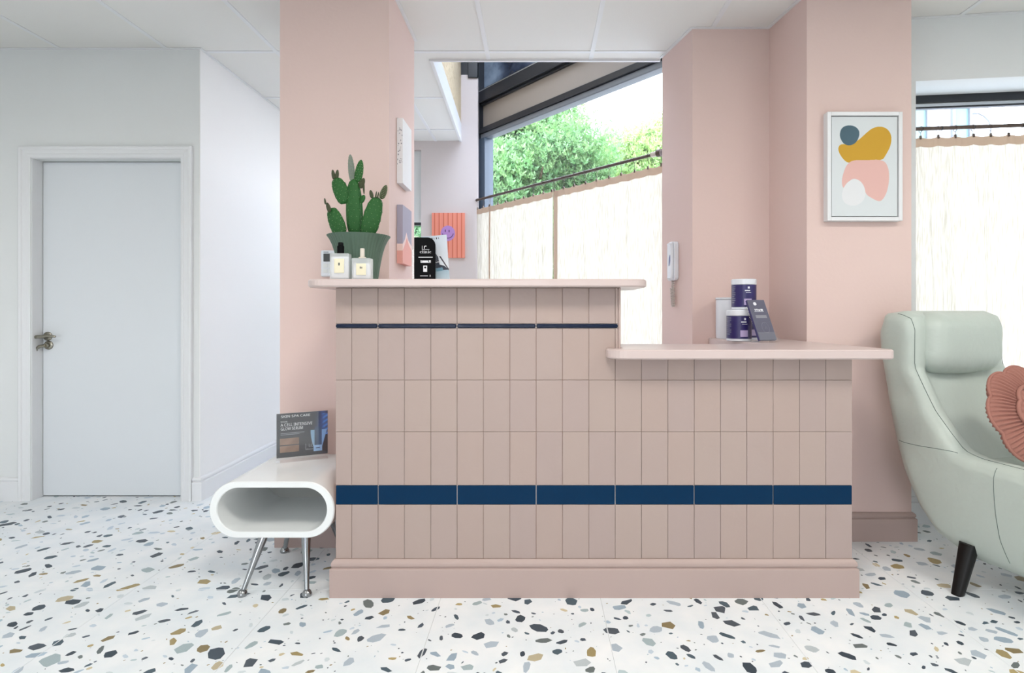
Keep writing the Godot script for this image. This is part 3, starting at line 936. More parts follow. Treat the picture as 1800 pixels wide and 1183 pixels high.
func tree(label: String, at: Vector3, centre_h: float, r: Vector3, count: int, kind: int, sd: int, mesh: Mesh) -> void:
	var root := thing("tree", label, "tree", at, 0.0, "trees outside the slanted window")
	var rg := RandomNumberGenerator.new()
	rg.seed = sd
	var st := new_st()
	tube(st, [Vector3(0, -0.3, 0), Vector3(0.05, centre_h * 0.5, 0.05), Vector3(-0.05, centre_h, 0), Vector3(0.0, centre_h + r.y * 0.6, 0)], [0.16, 0.13, 0.08, 0.02], 9)
	for k in 9:
		var a := TAU * k / 9.0
		var h0 := centre_h - r.y * 0.6 + k * 0.12 * r.y
		tube(st, [Vector3(0, h0, 0), Vector3(cos(a) * r.x * 0.4, h0 + 0.3 * r.y, sin(a) * r.z * 0.4), Vector3(cos(a) * r.x * 0.75, h0 + 0.45 * r.y, sin(a) * r.z * 0.75)], [0.06, 0.04, 0.012], 6)
	obj("trunk", st, M.bark, root)
	# leaf clumps over the crown, leaves round each clump
	var mm := MultiMesh.new()
	mm.transform_format = MultiMesh.TRANSFORM_3D
	mm.use_colors = true
	mm.mesh = mesh
	mm.instance_count = count
	var clumps := []
	for k in 70:
		var d := Vector3(rg.randfn(), rg.randfn(), rg.randfn()).normalized() * pow(rg.randf(), 0.4)
		clumps.append([d * r * 0.88 + Vector3(0, centre_h, 0), rg.randf_range(0.30, 0.62), rg.randf_range(0.8, 1.15)])
	for i in count:
		var c: Array = clumps[rg.randi_range(0, clumps.size() - 1)]
		var d: Vector3 = Vector3(rg.randfn(), rg.randfn() * 0.7, rg.randfn()).normalized() * pow(rg.randf(), 0.45) * c[1]
		var b := Basis.from_euler(Vector3(rg.randf_range(-0.6, 0.6), rg.randf() * TAU, rg.randf_range(-0.6, 0.6))).scaled(Vector3.ONE * rg.randf_range(0.42, 0.85))
		mm.set_instance_transform(i, Transform3D(b, c[0] + d))
		var v: float = c[2] * rg.randf_range(0.8, 1.15)
		mm.set_instance_color(i, Color(v * rg.randf_range(0.85, 1.1), v, v * rg.randf_range(0.85, 1.0)))
	var o := MultiMeshInstance3D.new()
	o.multimesh = mm; o.name = "crown"
	o.material_override = M.leaf[kind]
	o.set_meta("kind", "stuff")
	root.add_child(o)

func build_outside() -> void:
	var st := new_st()
	bx(st, -30, 30, -0.6, -0.3, 3.3, 40)
	var o := structure("ground", "pale paved ground outside the windows", st, M.pavement)
	o.set_meta("category", "ground")
	var sp := sprig()
	tree("dense green tree filling the left half of the view over the curtain rod", V(-0.1, 0, 9.2), 3.05, Vector3(1.35, 1.55, 1.2), 34000, 0, 101, sp)
	tree("yellow-green tree at the right edge of the view beside the pink alcove", V(2.15, 0, 10.5), 3.35, Vector3(1.2, 1.35, 1.2), 32000, 2, 102, sp)
	tree("bright green bushy tree low in the gap between the two taller trees", V(1.0, 0, 11.6), 2.6, Vector3(1.2, 1.5, 1.2), 28000, 1, 103, sp)
	tree("bluish green tree at the far left, seen through the narrow passage window", V(-2.0, 0, 9.0), 2.3, Vector3(1.4, 1.6, 1.2), 18000, 3, 104, sp)
	# pale building across the street, seen over the right-hand curtain
	var root := thing("building", "white rendered building across the street over the right-hand curtain", "building", V(6.2, -0.3, 9.4), 0.0)
	st = new_st()
	box(st, Vector3(-1.6, 0, -3.0), Vector3(1.25, 6.5, 0), 0.01)
	obj("wall", st, M.facade, root)
	for w in [[-0.62, 0.25, 3.95, 4.78, 2], [0.62, 0.95, 3.95, 4.80, 1]]:
		st = new_st()
		for q in [[w[0], w[1], w[2], w[2] + 0.05], [w[0], w[1], w[3] - 0.05, w[3]], [w[0], w[0] + 0.05, w[2], w[3]], [w[1] - 0.05, w[1], w[2], w[3]]]:
			box(st, Vector3(q[0], q[2], 0.0), Vector3(q[1], q[3], 0.06), 0.004)
		if w[4] == 2: box(st, Vector3((w[0] + w[1]) / 2 - 0.02, w[2], 0.0), Vector3((w[0] + w[1]) / 2 + 0.02, w[3], 0.05), 0.004)
		var win := obj("window", st, M.grey_lip, root)
		st = new_st()
		box(st, Vector3(w[0] + 0.04, w[2] + 0.04, 0.005), Vector3(w[1] - 0.04, w[3] - 0.04, 0.02))
		obj("pane", st, M.blue_pane, win)
	st = new_st()
	tube(st, [Vector3(0, 0, 0), Vector3(0, 3.6, 0), Vector3(0, 4.15, 0), Vector3(-0.03, 4.26, 0), Vector3(-0.10, 4.33, 0), Vector3(-0.2, 4.38, 0)], [0.03, 0.02, 0.012, 0.012, 0.012, 0.012], 8)
	var lp := thing("street_lamp", "thin dark street lamp with a curved arm over the right-hand curtain", "street lamp", V(6.85, -0.3, 8.6))
	obj("pole", st, M.grey_lip, lp)
	st = new_st()
	box(st, Vector3(-0.26, 4.36, -0.03), Vector3(-0.19, 4.39, 0.03), 0.008)
	obj("lamp_head", st, M.grey_lip, lp)

# =====================================================================  the desk
func slab_mesh(poly: PackedVector2Array, h0: float, h1: float) -> SurfaceTool:
	var st := new_st()
	prism(st, poly, h1 - h0, upright(h0), 0.005, false)
	return st

func build_desk() -> void:
	var root := thing("reception_desk", "two-level reception desk clad in pink tiles with navy tile bands", "desk")
	var st := new_st()
	bx(st, -0.7775, 0.3197, 0.0, 1.186, 2.1985, 2.46)
	bx(st, 0.3197, 1.2111, 0.0, 0.916, 2.1985, 2.44)
	bx(st, 1.02, 1.22, 0.0, 0.916, 2.44, 3.04)
	obj("body", st, M.grout, root)
	st = new_st()
	bx(st, 0.3105, 0.3200, 0.9165, 1.186, 2.189, 2.215, 0.002)
	obj("edge_trim", st, M.pink_trim, root)
	var front := 2.190
	var cols := []
	for k in range(0, 20): cols.append(1.2111 - 0.1014 * k)
	cols.append(-0.7775)
	var rg := RandomNumberGenerator.new()
	rg.seed = 12
	var gap := 0.0006
	for row in [[0.1429, 0.3510, 0], [0.4255, 0.6313, 0], [0.6313, 0.8306, 0], [0.8306, 1.0299, 1], [1.0474, 1.1855, 1], [0.8306, 0.9165, 2]]:
		for k in 20:
			var x1: float = cols[k]
			var x0: float = cols[k + 1]
			if row[2] == 1:
				if k < 8: continue
				if k == 8: x1 = 0.3100; x0 = cols[9]
			if row[2] == 2:
				if k > 8: continue
				if k == 8: x0 = cols[9]
			var h0: float = row[0]
			if row[2] == 1 and k == 8 and h0 < 0.9: h0 = 0.9165
			st = new_st()
			var c := Vector3((x0 + x1) / 2, (h0 + row[1]) / 2, -(front + 0.0045) + rg.randf_range(-0.0003, 0.0005))
			var e := Vector3((x1 - x0) / 2 - gap, (row[1] - h0) / 2 - gap, 0.0045)
			var xf := Transform3D(Basis.from_euler(Vector3(rg.randf_range(-0.0009, 0.0009), rg.randf_range(-0.0012, 0.0012), 0)), c)
			box(st, -e, e, 0.0008, xf)
			obj("tile", st, M.tiles[rg.randi_range(0, 3)], root)
	# navy band low down, thin navy liner near the top
	var low := [-0.7775]
	for k in range(5, -1, -1): low.append(1.2111 - 0.3042 * (k + 1))
	low.append(1.2111)
	for i in low.size() - 1:
		st = new_st()
		bx(st, low[i] + 0.0016, low[i + 1] - 0.0016, 0.3522, 0.4243, 2.1885, 2.199, 0.0014)
		obj("navy_tile", st, M.navy, root)
	st = new_st()
	bx(st, -0.7775, 1.2111, 0.3505, 0.426, 2.1945, 2.1988)
	obj("pale_grout", st, M.pale_grout, root)
	var hi := [-0.7775, cols[18] - 0.0005, cols[15] - 0.0005, cols[12] - 0.0005, 0.3100]
	for i in 4:
		st = new_st()
		bx(st, hi[i] + 0.0016, hi[i + 1] - 0.0016, 1.0312, 1.0462, 2.183, 2.199, 0.004)
		obj("navy_liner", st, M.liner, root)
	st = new_st()
	bx(st, -0.7775, 0.3100, 1.0295, 1.0478, 2.1945, 2.1988)
	obj("pale_grout", st, M.pale_grout, root)
	# plinth moulding
	st = new_st()
	sweep(st, P2([[-0.7775, 2.45], [-0.7775, 2.1905], [1.2111, 2.1905], [1.2111, 2.43]]), [[0.0, 0.0], [0.018, 0.0], [0.018, 0.107], [0.0165, 0.109], [0.009, 0.111], [0.009, 0.1135], [0.0125, 0.116], [0.0140, 0.121], [0.0140, 0.128], [0.0120, 0.134], [0.008, 0.139], [0.004, 0.1425], [0.0, 0.143]], -1.0, func(p: Vector2, t: float) -> Vector3: return V(p.x, t, p.y))
	obj("plinth", st, M.pink_trim, root)
	# worktops
	st = slab_mesh(round_corners(P2([[-0.876, 2.112], [0.416, 2.112], [0.416, 2.52], [-0.876, 2.52]]), [0.075, 0.075, 0.075, 0.075], 8), 1.1862, 1.216)
	tag(obj("worktop", st, M.counter), "upper pink worktop with rounded ends, carrying the cactus and the perfume bottles", "worktop")
	st = slab_mesh(round_corners(P2([[0.262, 2.1885], [0.262, 2.105], [1.335, 2.105], [1.262, 2.70], [1.262, 3.045], [0.915, 3.045], [0.905, 2.985], [0.985, 2.47], [0.325, 2.47], [0.325, 2.1885]]), [0.0, 0.070, 0.03, 0.0, 0.0, 0.0, 0.02, 0.0, 0.0, 0.0], 8), 0.9167, 0.953)
	tag(obj("worktop", st, M.counter), "lower pink worktop running back to the wall, carrying the purple tubs", "worktop")

# =====================================================================  armchair
func smin(a: float, b: float, k: float) -> float:
	var h := maxf(k - absf(a - b), 0.0) / k
	return minf(a, b) - h * h * k * 0.25

func poly_dist(p: Vector2, poly: PackedVector2Array) -> float:
	var d := 1e9
	var n := poly.size()
	for i in n:
		d = minf(d, p.distance_squared_to(Geometry2D.get_closest_point_to_segment(p, poly[i], poly[(i + 1) % n])))
	d = sqrt(d)
	return -d if Geometry2D.is_point_in_polygon(p, poly) else d

func rbox(p: Vector3, c: Vector3, e: Vector3, r: float) -> float:
	var q := (p - c).abs() - e + Vector3(r, r, r)
	return Vector3(maxf(q.x, 0), maxf(q.y, 0), maxf(q.z, 0)).length() + minf(maxf(q.x, maxf(q.y, q.z)), 0.0) - r

# surface nets over a field given on a grid; returns a SurfaceTool with smooth faces
func surface_nets(field: PackedFloat32Array, nx: int, ny: int, nz: int, org: Vector3, cell: float) -> SurfaceTool:
	var st := new_st(0)
	var vid := {}
	var verts := PackedVector3Array()
	var sx := 1
	var sy := nx
	var sz := nx * ny
	for z in nz - 1:
		for y in ny - 1:
			for x in nx - 1:
				var o := x + y * sy + z * sz
				var s0 := field[o] < 0
				var same := true
				for k in range(1, 8):
					if (field[o + (k & 1) * sx + ((k >> 1) & 1) * sy + (k >> 2) * sz] < 0) != s0:
						same = false; break
				if same: continue
				var acc := Vector3.ZERO
				var cnt := 0
				for k in 8:
					for ax in 3:
						var bit := 1 << ax
						if k & bit: continue
						var k2 := k | bit
						var va := field[o + (k & 1) * sx + ((k >> 1) & 1) * sy + (k >> 2) * sz]
						var vb := field[o + (k2 & 1) * sx + ((k2 >> 1) & 1) * sy + (k2 >> 2) * sz]
						if (va < 0) == (vb < 0): continue
						var t := va / (va - vb)
						var pa := Vector3(k & 1, (k >> 1) & 1, k >> 2)
						var pb := Vector3(k2 & 1, (k2 >> 1) & 1, k2 >> 2)
						acc += pa.lerp(pb, t); cnt += 1
				vid[o] = verts.size()
				verts.append(org + (Vector3(x, y, z) + acc / cnt) * cell)
	for z in range(1, nz - 1):
		for y in range(1, ny - 1):
			for x in range(1, nx - 1):
				var o := x + y * sy + z * sz
				var a := field[o] < 0
				for ax in 3:
					var d: int = [sx, sy, sz][ax]
					if (field[o + d] < 0) == a: continue
					var u: int = [sy, sz, sx][ax]
					var w: int = [sz, sx, sy][ax]
					var q := [verts[vid[o - u - w]], verts[vid[o - w]], verts[vid[o]], verts[vid[o - u]]]
					if a: quad(st, q[0], q[1], q[2], q[3])
					else: quad(st, q[0], q[3], q[2], q[1])
	return st

func build_armchair() -> void:
	var root := thing("armchair", "pale mint leather armchair with a padded headrest and dark tapered legs", "armchair", V(1.6, 0, 2.43), deg_to_rad(20.0))
	var W := 0.62
	var outer := P2([[-0.155, 1.085], [-0.07, 1.098], [-0.015, 1.075], [0.004, 1.02], [0.002, 0.86], [0.09, 0.69], [0.205, 0.55], [0.27, 0.532], [0.45, 0.527], [0.63, 0.515], [0.69, 0.44], [0.68, 0.26], [0.61, 0.14], [0.42, 0.112], [0.20, 0.112], [0.09, 0.170], [0.02, 0.275], [-0.04, 0.41], [-0.085, 0.55], [-0.14, 0.72], [-0.175, 0.90], [-0.182, 1.0]])
	var cav := P2([[-0.03, 0.845], [0.035, 0.70], [0.15, 0.47], [0.20, 0.435], [0.80, 0.43], [0.80, 1.3], [0.012, 1.3], [0.012, 0.87]])
	var cell := 0.012
	var org := Vector3(-0.10, 0.10, -0.21)
	var nx := int(0.82 / cell)
	var ny := int(1.04 / cell)
	var nz := int(0.95 / cell)
	var f2 := PackedFloat32Array()
	var c2 := PackedFloat32Array()
	f2.resize(ny * nz); c2.resize(ny * nz)
	for z in nz:
		for y in ny:
			var p := Vector2(org.z + z * cell, org.y + y * cell)
			f2[y + z * ny] = poly_dist(p, outer)
			c2[y + z * ny] = poly_dist(p, cav)
	var field := PackedFloat32Array()
	field.resize(nx * ny * nz)
	var r := 0.06
	for z in nz:
		for y in ny:
			var h := org.y + y * cell
			var half := W / 2 + 0.03 * sin(PI * clampf((h - 0.12) / 0.62, 0.0, 1.0))
			half -= 0.02 * pow(clampf((0.27 - h) / 0.13, 0.0, 1.2), 2.0)
			var do2 := f2[y + z * ny]
			var dc2 := c2[y + z * ny]
			for x in nx:
				var a := org.x + x * cell - W / 2
				var w := absf(a) - half
				var pa := maxf(do2 + r, 0.0)
				var qa := maxf(w + r, 0.0)
				var d := minf(maxf(do2 + r, w + r), 0.0) + sqrt(pa * pa + qa * qa) - r
				if d < 0.12:
					var wc := absf(a) - (W / 2 - 0.085)
					var r2 := 0.05
					var p2 := maxf(dc2 + r2, 0.0)
					var q2 := maxf(wc + r2, 0.0)
					var dc := minf(maxf(dc2 + r2, wc + r2), 0.0) + sqrt(p2 * p2 + q2 * q2) - r2
					d = -smin(-d, dc, 0.05)
				field[x + y * nx + z * nx * ny] = d
	var st := surface_nets(field, nx, ny, nz, org, cell)
	obj("shell", st, M.leather, root)
	# headrest roll and seat cushion: puffed pads of their own
	for pad in [["headrest", Vector3(W / 2, 0.955, -0.03), Vector3(W / 2 - 0.072, 0.128, 0.085), 0.078], ["seat_cushion", Vector3(W / 2, 0.42, 0.40), Vector3(W / 2 - 0.09, 0.06, 0.28), 0.05]]:
		var e: Vector3 = pad[2]
		var o2: Vector3 = pad[1] - e - Vector3.ONE * 0.04
		var c3 := 0.011
		var mx := int((e.x * 2 + 0.08) / c3) + 1
		var my := int((e.y * 2 + 0.08) / c3) + 1
		var mz := int((e.z * 2 + 0.08) / c3) + 1
		var fl := PackedFloat32Array()
		fl.resize(mx * my * mz)
		var cr := FastNoiseLite.new()
		cr.seed = 4; cr.frequency = 5.0
		for z in mz:
			for y in my:
				for x in mx:
					var p := o2 + Vector3(x, y, z) * c3
					var q: Vector3 = p
					if pad[0] == "headrest":
						var lowk := clampf((0.95 - p.y) / 0.12, 0.0, 1.0)
						q.z += 0.02 * lowk * lowk * 0.0
						q.y += 0.020 * cos((p.x - W / 2) * 5.5) * lowk - 0.008
					var d: float = rbox(q, pad[1], e, pad[3])
					d += 0.004 * cr.get_noise_3d(p.x * 0.6, p.y * 0.25, p.z)
					fl[x + y * mx + z * mx * my] = d
		obj(pad[0], surface_nets(fl, mx, my, mz, o2, c3), M.leather, root)
	# seams lie on the leather: each point is walked to the surface of the field
	var at := func(p: Vector3) -> float:
		var g := (p - org) / cell
		var i := Vector3i(clampi(int(g.x), 0, nx - 2), clampi(int(g.y), 0, ny - 2), clampi(int(g.z), 0, nz - 2))
		var t := g - Vector3(i)
		var s := 0.0
		for k in 8:
			var wgt := (t.x if k & 1 else 1 - t.x) * (t.y if k & 2 else 1 - t.y) * (t.z if k & 4 else 1 - t.z)
			s += wgt * field[(i.x + (k & 1)) + (i.y + ((k >> 1) & 1)) * nx + (i.z + (k >> 2)) * nx * ny]
		return s
	var walk := func(p: Vector3) -> Vector3:
		for it in 6:
			var d: float = at.call(p)
			var e := 0.006
			var g := Vector3(at.call(p + Vector3(e, 0, 0)) - at.call(p - Vector3(e, 0, 0)), at.call(p + Vector3(0, e, 0)) - at.call(p - Vector3(0, e, 0)), at.call(p + Vector3(0, 0, e)) - at.call(p - Vector3(0, 0, e)))
			if g.length() < 1e-6: break
			p -= g.normalized() * d * 0.9
		return p
	for mirror in [false, true]:
		for line in [[[0.012, 1.098, -0.085], [0.012, 1.09, -0.05], [0.012, 1.07, -0.005], [0.012, 1.02, 0.012], [0.012, 0.93, 0.012], [0.012, 0.86, 0.012], [0.012, 0.78, 0.05], [0.012, 0.69, 0.10], [0.012, 0.61, 0.16], [0.012, 0.545, 0.225], [0.012, 0.535, 0.34], [0.012, 0.53, 0.45], [0.012, 0.52, 0.60]],
				[[-0.05, 0.535, -0.055], [-0.05, 0.535, 0.05], [-0.05, 0.54, 0.12], [-0.02, 0.545, 0.20]],
				[[-0.02, 0.525, 0.335], [-0.05, 0.45, 0.335], [-0.05, 0.35, 0.34], [-0.05, 0.25, 0.35], [0.0, 0.17, 0.37]]]:
			var ctrl := Curve3D.new()
			for k in line.size():
				var q := Vector3(line[k][0], line[k][1], line[k][2])
				if mirror: q.x = W - q.x
				ctrl.add_point(q)
			var pts := []
			var baked := ctrl.get_baked_length()
			var steps := int(baked / 0.02)
			for k in steps + 1: pts.append(walk.call(ctrl.sample_baked(baked * k / steps)))
			st = new_st()
			tube(st, pts, 0.0012, 6)
			obj("seam", st, M.seam, root)
	# legs
	for q in [[0.012, 0.225, -1, 0], [W - 0.012, 0.225, 1, 0], [0.06, 0.56, -1, 1], [W - 0.06, 0.56, 1, 1]]:
		st = new_st()
		var top := Vector3(q[0], 0.19, q[1])
		var foot := Vector3(q[0] + q[2] * 0.068, 0.0, q[1] + (0.03 if q[3] else 0.0))
		var rows := []
		for k in 5:
			var t := k / 4.0
			var c := top.lerp(foot, t)
			var e := lerpf(0.030, 0.019, t)
			var ring := []
			for n in 12:
				var an := TAU * n / 12.0
				ring.append(c + Vector3(signf(cos(an)) * pow(absf(cos(an)), 0.6) * e, 0, signf(sin(an)) * pow(absf(sin(an)), 0.6) * e))
			rows.append(ring)
		st.set_smooth_group(1)
		for k in 4:
			for n in 12:
				quad(st, rows[k][n], rows[k][(n + 1) % 12], rows[k + 1][(n + 1) % 12], rows[k + 1][n])
		st.set_smooth_group(-1)
		for n in range(1, 11):
			tri(st, rows[4][0], rows[4][n], rows[4][n + 1])
			tri(st, rows[0][0], rows[0][n + 1], rows[0][n])
		obj("leg", st, M.black_wood, root)
	# scalloped velvet cushion on the seat
	build_cushion()

func build_cushion() -> void:
	var root := thing("cushion", "terracotta velvet shell cushion with pleated scalloped rim on the mint armchair", "cushion", V(1.905, 0.685, 2.185))
	root.basis = Basis(Vector3.UP, deg_to_rad(14.0)) * Basis(Vector3.RIGHT, deg_to_rad(-24.0))
	var R := 0.205
	var nt := 560
	var nr := 22
	var lobes := 8.0
	var edge := func(an: float) -> float: return R * (0.90 + 0.115 * pow(absf(cos(an * lobes / 2.0 + 0.5)), 0.7))
	for side in [1.0, -1.0]:
		var st := new_st(0)
		var P := []
		for j in nr + 1:
			var u := float(j) / nr
			var row := []
			for i in nt:
				var an := TAU * i / nt
				var e: float = edge.call(an)
				var thick := 0.055 * sqrt(maxf(0.0, 1.0 - pow(u, 3.0)))
				var ribs := 0.5 + 0.5 * cos(an * 70.0 + 0.6 * sin(an * 5.0))
				var band := smoothstep(0.60, 0.66, u) * (1.0 - smoothstep(0.95, 1.0, u))
				var inner := (1.0 - smoothstep(0.56, 0.62, u)) * smoothstep(0.1, 0.3, u)
				thick += -0.011 * band * (1.0 - ribs) - 0.006 * inner * (0.5 - 0.5 * cos(an * 26.0))
				thick -= 0.006 * exp(-pow((u - 0.60) / 0.03, 2.0))
				row.append(Vector3(cos(an) * e * u, sin(an) * e * u, side * maxf(thick, 0.0)))
			P.append(row)
		for j in nr:
			for i in nt:
				var i2 := (i + 1) % nt
				if side > 0: quad(st, P[j][i], P[j + 1][i], P[j + 1][i2], P[j][i2])
				else: quad(st, P[j][i], P[j][i2], P[j + 1][i2], P[j + 1][i])
		obj("pleated_panel", st, M.velvet, root)
	for pip in [[1.0, 0.0, 0.006], [0.61, 0.050, 0.0075]]:
		var st := new_st()
		var pts := []
		for i in 180:
			var an := TAU * i / 180.0
			var e: float = edge.call(an) * pip[0]
			pts.append(Vector3(cos(an) * e, sin(an) * e, pip[1]))
		tube(st, pts, pip[2], 7, true)
		obj("piping", st, M.velvet, root)

# =====================================================================  side table and its sign
func stadium(cx: float, cy: float, hw: float, hh: float, r: float, seg := 12) -> PackedVector2Array:
	return round_corners(P2([[cx - hw, cy - hh], [cx + hw, cy - hh], [cx + hw, cy + hh], [cx - hw, cy + hh]]), [r, r, r, r], seg)

func build_side_table() -> void:
	var root := thing("side_table", "glossy white tube-shaped side table with open ends and chrome legs", "table")
	var d0 := 2.20
	var d1 := 2.625
	var o := stadium(-1.0285, 0.3268, 0.243, 0.109, 0.1085)
	var i := stadium(-1.0285, 0.3268, 0.212, 0.085, 0.0845)
	var n := o.size()
	var st := new_st()
	var rings := [[i, d0 + 0.004, 0.0], [i, d1 - 0.004, 0.0], [i, d1, 0.003], [o, d1, -0.004], [o, d1 - 0.004, 0.0], [o, d0 + 0.004, 0.0], [o, d0, -0.004], [i, d0, 0.003], [i, d0 + 0.004, 0.0]]
	var pt := func(ring: Array, k: int) -> Vector3:
		var poly: PackedVector2Array = ring[0]
		var c := Vector2(-1.0285, 0.3268)
		var q := poly[k]
		q += (q - c).normalized() * ring[2]
		return V(q.x, q.y, ring[1])
	for s in rings.size() - 1:
		st.set_smooth_group(1 + s)
		for k in n:
			var k2 := (k + 1) % n
			quad(st, pt.call(rings[s], k), pt.call(rings[s], k2), pt.call(rings[s + 1], k2), pt.call(rings[s + 1], k))
	obj("shell", st, M.white_gloss, root)
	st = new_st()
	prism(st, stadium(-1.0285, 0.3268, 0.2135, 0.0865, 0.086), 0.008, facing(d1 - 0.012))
	obj("shade_toned_back_panel", st, mat(rgb(172, 172, 167), 0.7, 0.3), root)  # grey painted in to stand for the shade deep inside the tube
	for q in [[-1.085, -1.137, 2.27, 2.19], [-0.925, -0.888, 2.27, 2.19], [-1.085, -1.15, 2.52, 2.585], [-0.925, -0.888, 2.52, 2.585]]:
		st = new_st()
		var top := V(q[0], 0.221, q[2])
		var foot := V(q[1], 0.008, q[3])
		tube(st, [top, top.lerp(foot, 0.35), top.lerp(foot, 0.7), foot], [0.019, 0.015, 0.0105, 0.0085], 14)
		var leg := obj("leg", st, M.chrome, root)
		st = new_st()
		lathe(st, [[0.0, 0.0], [0.017, 0.0], [0.019, 0.004], [0.019, 0.010], [0.015, 0.018], [0.010, 0.024], [0.0, 0.026]], 16, Transform3D(Basis.IDENTITY, V(q[1], 0.0, q[3])))
		obj("foot", st, M.chrome, leg)
	# printed sign in a clear holder
	var a := V(-1.129, 0.436, 2.46)
	var b := V(-0.941, 0.436, 2.55)
	var ang := atan2(0.09, 0.188)
	root = thing("sign_holder", "black printed skincare advert in a clear stand on the white side table", "sign", (a + b) / 2, ang)
	var w := a.distance_to(b)
	var im := Image.create(208, 200, false, Image.FORMAT_RGB8)
	for y in 200:
		for x in 208:
			var u := x / 208.0
			var v := y / 200.0
			var c := Color(0.15, 0.16, 0.18).lerp(Color(0.10, 0.11, 0.16), u)
			# blue splash round the bottle
			var s := exp(-pow((u - 0.80 - 0.10 * (1 - v)) / 0.10, 2.0)) * smoothstep(1.0, 0.4, v)
			c = c.lerp(Color(0.16, 0.34, 0.62), clampf(s * 0.8, 0, 1))
			if u > 0.86 and v < 0.55 and v > 0.05:
				var k := smoothstep(0.86, 0.93, u) * (0.7 + 0.3 * sin(v * 60 + u * 40))
				c = c.lerp(Color(0.25, 0.52, 0.86), k)
			# pale sides of the splash beside the bottle
			if v > 0.42 and v < 0.82:
				var t := (v - 0.42) / 0.40
				if u > 0.655 + 0.06 * t * t and u < 0.735: c = Color(0.52, 0.68, 0.80)
				if u > 0.875 and u < 0.985 - 0.10 * t: c = Color(0.48, 0.66, 0.86)
			# bottle
			if u > 0.735 and u < 0.875 and v > 0.36 and v < 0.78: c = Color(0.11, 0.22, 0.36).lerp(Color(0.17, 0.34, 0.50), (u - 0.735) / 0.14)
			if u > 0.715 and u < 0.885 and v >= 0.78 and v < 0.92: c = Color(0.55, 0.70, 0.86)
			if u > 0.76 and u < 0.84 and v > 0.83 and v < 0.855: c = Color(0.12, 0.2, 0.4)
			# two skin photographs
			if u > 0.06 and u < 0.43 and v > 0.56 and v < 0.885 and absf(v - 0.722) > 0.012:
				c = Color(0.60, 0.48, 0.40).lerp(Color(0.44, 0.33, 0.27), clampf((u - 0.06) * 1.6 + 0.25 * sin(u * 22 + v * 19), 0, 1))
			im.set_pixel(x, y, c)
	var pm := mat(Color.WHITE, 0.3, 0.5)
	pm.albedo_texture = ImageTexture.create_from_image(im)
	st = new_st()
	printed(st, Vector3(-w / 2, 0.022, 0.0), Vector3(w, 0, 0), Vector3(0, 0.192, 0), 0.001)
	var card := obj("printed_card", st, pm, root)
	st = new_st()
	box(st, Vector3(-w / 2 - 0.002, 0.0, 0.0035), Vector3(w / 2 + 0.002, 0.216, 0.0055), 0.0006)
	box(st, Vector3(-w / 2 - 0.002, 0.0, -0.0055), Vector3(w / 2 + 0.002, 0.216, -0.0035), 0.0006)
	box(st, Vector3(-w / 2 - 0.002, 0.0, -0.045), Vector3(w / 2 + 0.002, 0.003, 0.0055), 0.0006)
	obj("clear_stand", st, M.acrylic, root)
	for t in [["SKIN SPA CARE", 0.010, 0.195, -0.088, 0.118, "print_white"], ["introducing", 0.006, 0.175, -0.088, 0.026, "print_white"], ["A CELL INTENSIVE", 0.0125, 0.157, -0.088, 0.128, "print_white"], ["GLOW SERUM", 0.0125, 0.140, -0.088, 0.088, "print_white"], ["LC", 0.014, 0.058, 0.024, 0.018, "print_grey"]]:
		lettering(t[0], t[1], M[t[5]], card, Vector3(t[3], t[2] - t[1] * 0.25, 0.0012), Basis.IDENTITY, "lettering", false, t[4])
	st = new_st()
	for q in [[-0.088, 0.008, 0.1265], [-0.088, -0.012, 0.1205], [0.019, 0.022, 0.050]]:
		box(st, Vector3(q[0], q[2], 0.0005), Vector3(q[1], q[2] + 0.0022, 0.0016))
	box(st, Vector3(0.012, 0.048, 0.0005), Vector3(0.014, 0.074, 0.0016))
	box(st, Vector3(0.012, 0.048, 0.0005), Vector3(0.044, 0.050, 0.0016))
	obj("print_lines", st, M.print_grey, card)

# a printed sheet: front with texture coordinates over the whole picture, thin back and edges
func printed(st: SurfaceTool, o: Vector3, u: Vector3, v: Vector3, t: float) -> void:
	var n := u.cross(v).normalized() * t
	st.set_smooth_group(-1)
	var c := [o, o + u, o + u + v, o + v]
	var uv := [Vector2(0, 1), Vector2(1, 1), Vector2(1, 0), Vector2(0, 0)]
	for k in [0, 2, 1, 0, 3, 2]:
		st.set_uv(uv[k]); st.add_vertex(c[k] + n * 0.5)
	for k in [0, 1, 2, 0, 2, 3]:
		st.set_uv(uv[k]); st.add_vertex(c[k] - n * 0.5)
	for e in 4:
		var f := (e + 1) % 4
		for k in [[e, -0.5], [f, 0.5], [f, -0.5], [e, -0.5], [e, 0.5], [f, 0.5]]:
			st.set_uv(uv[k[0]] * 0.98 + Vector2(0.01, 0.01)); st.add_vertex(c[k[0]] + n * k[1])

func fill_poly(im: Image, poly: PackedVector2Array, c: Color) -> void:
	var lo := Vector2(1e9, 1e9)
	var hi := -lo
	for p in poly: lo = lo.min(p); hi = hi.max(p)
	for y in range(maxi(0, int(lo.y)), mini(im.get_height(), int(hi.y) + 2)):
		var xs := []
		for i in poly.size():
			var a := poly[i]
			var b := poly[(i + 1) % poly.size()]
			if (a.y <= y + 0.5) != (b.y <= y + 0.5): xs.append(a.x + (y + 0.5 - a.y) / (b.y - a.y) * (b.x - a.x))
		xs.sort()
		for k in range(0, xs.size() - 1, 2):
			for x in range(maxi(0, int(round(xs[k]))), mini(im.get_width(), int(round(xs[k + 1])))): im.set_pixel(x, y, c)

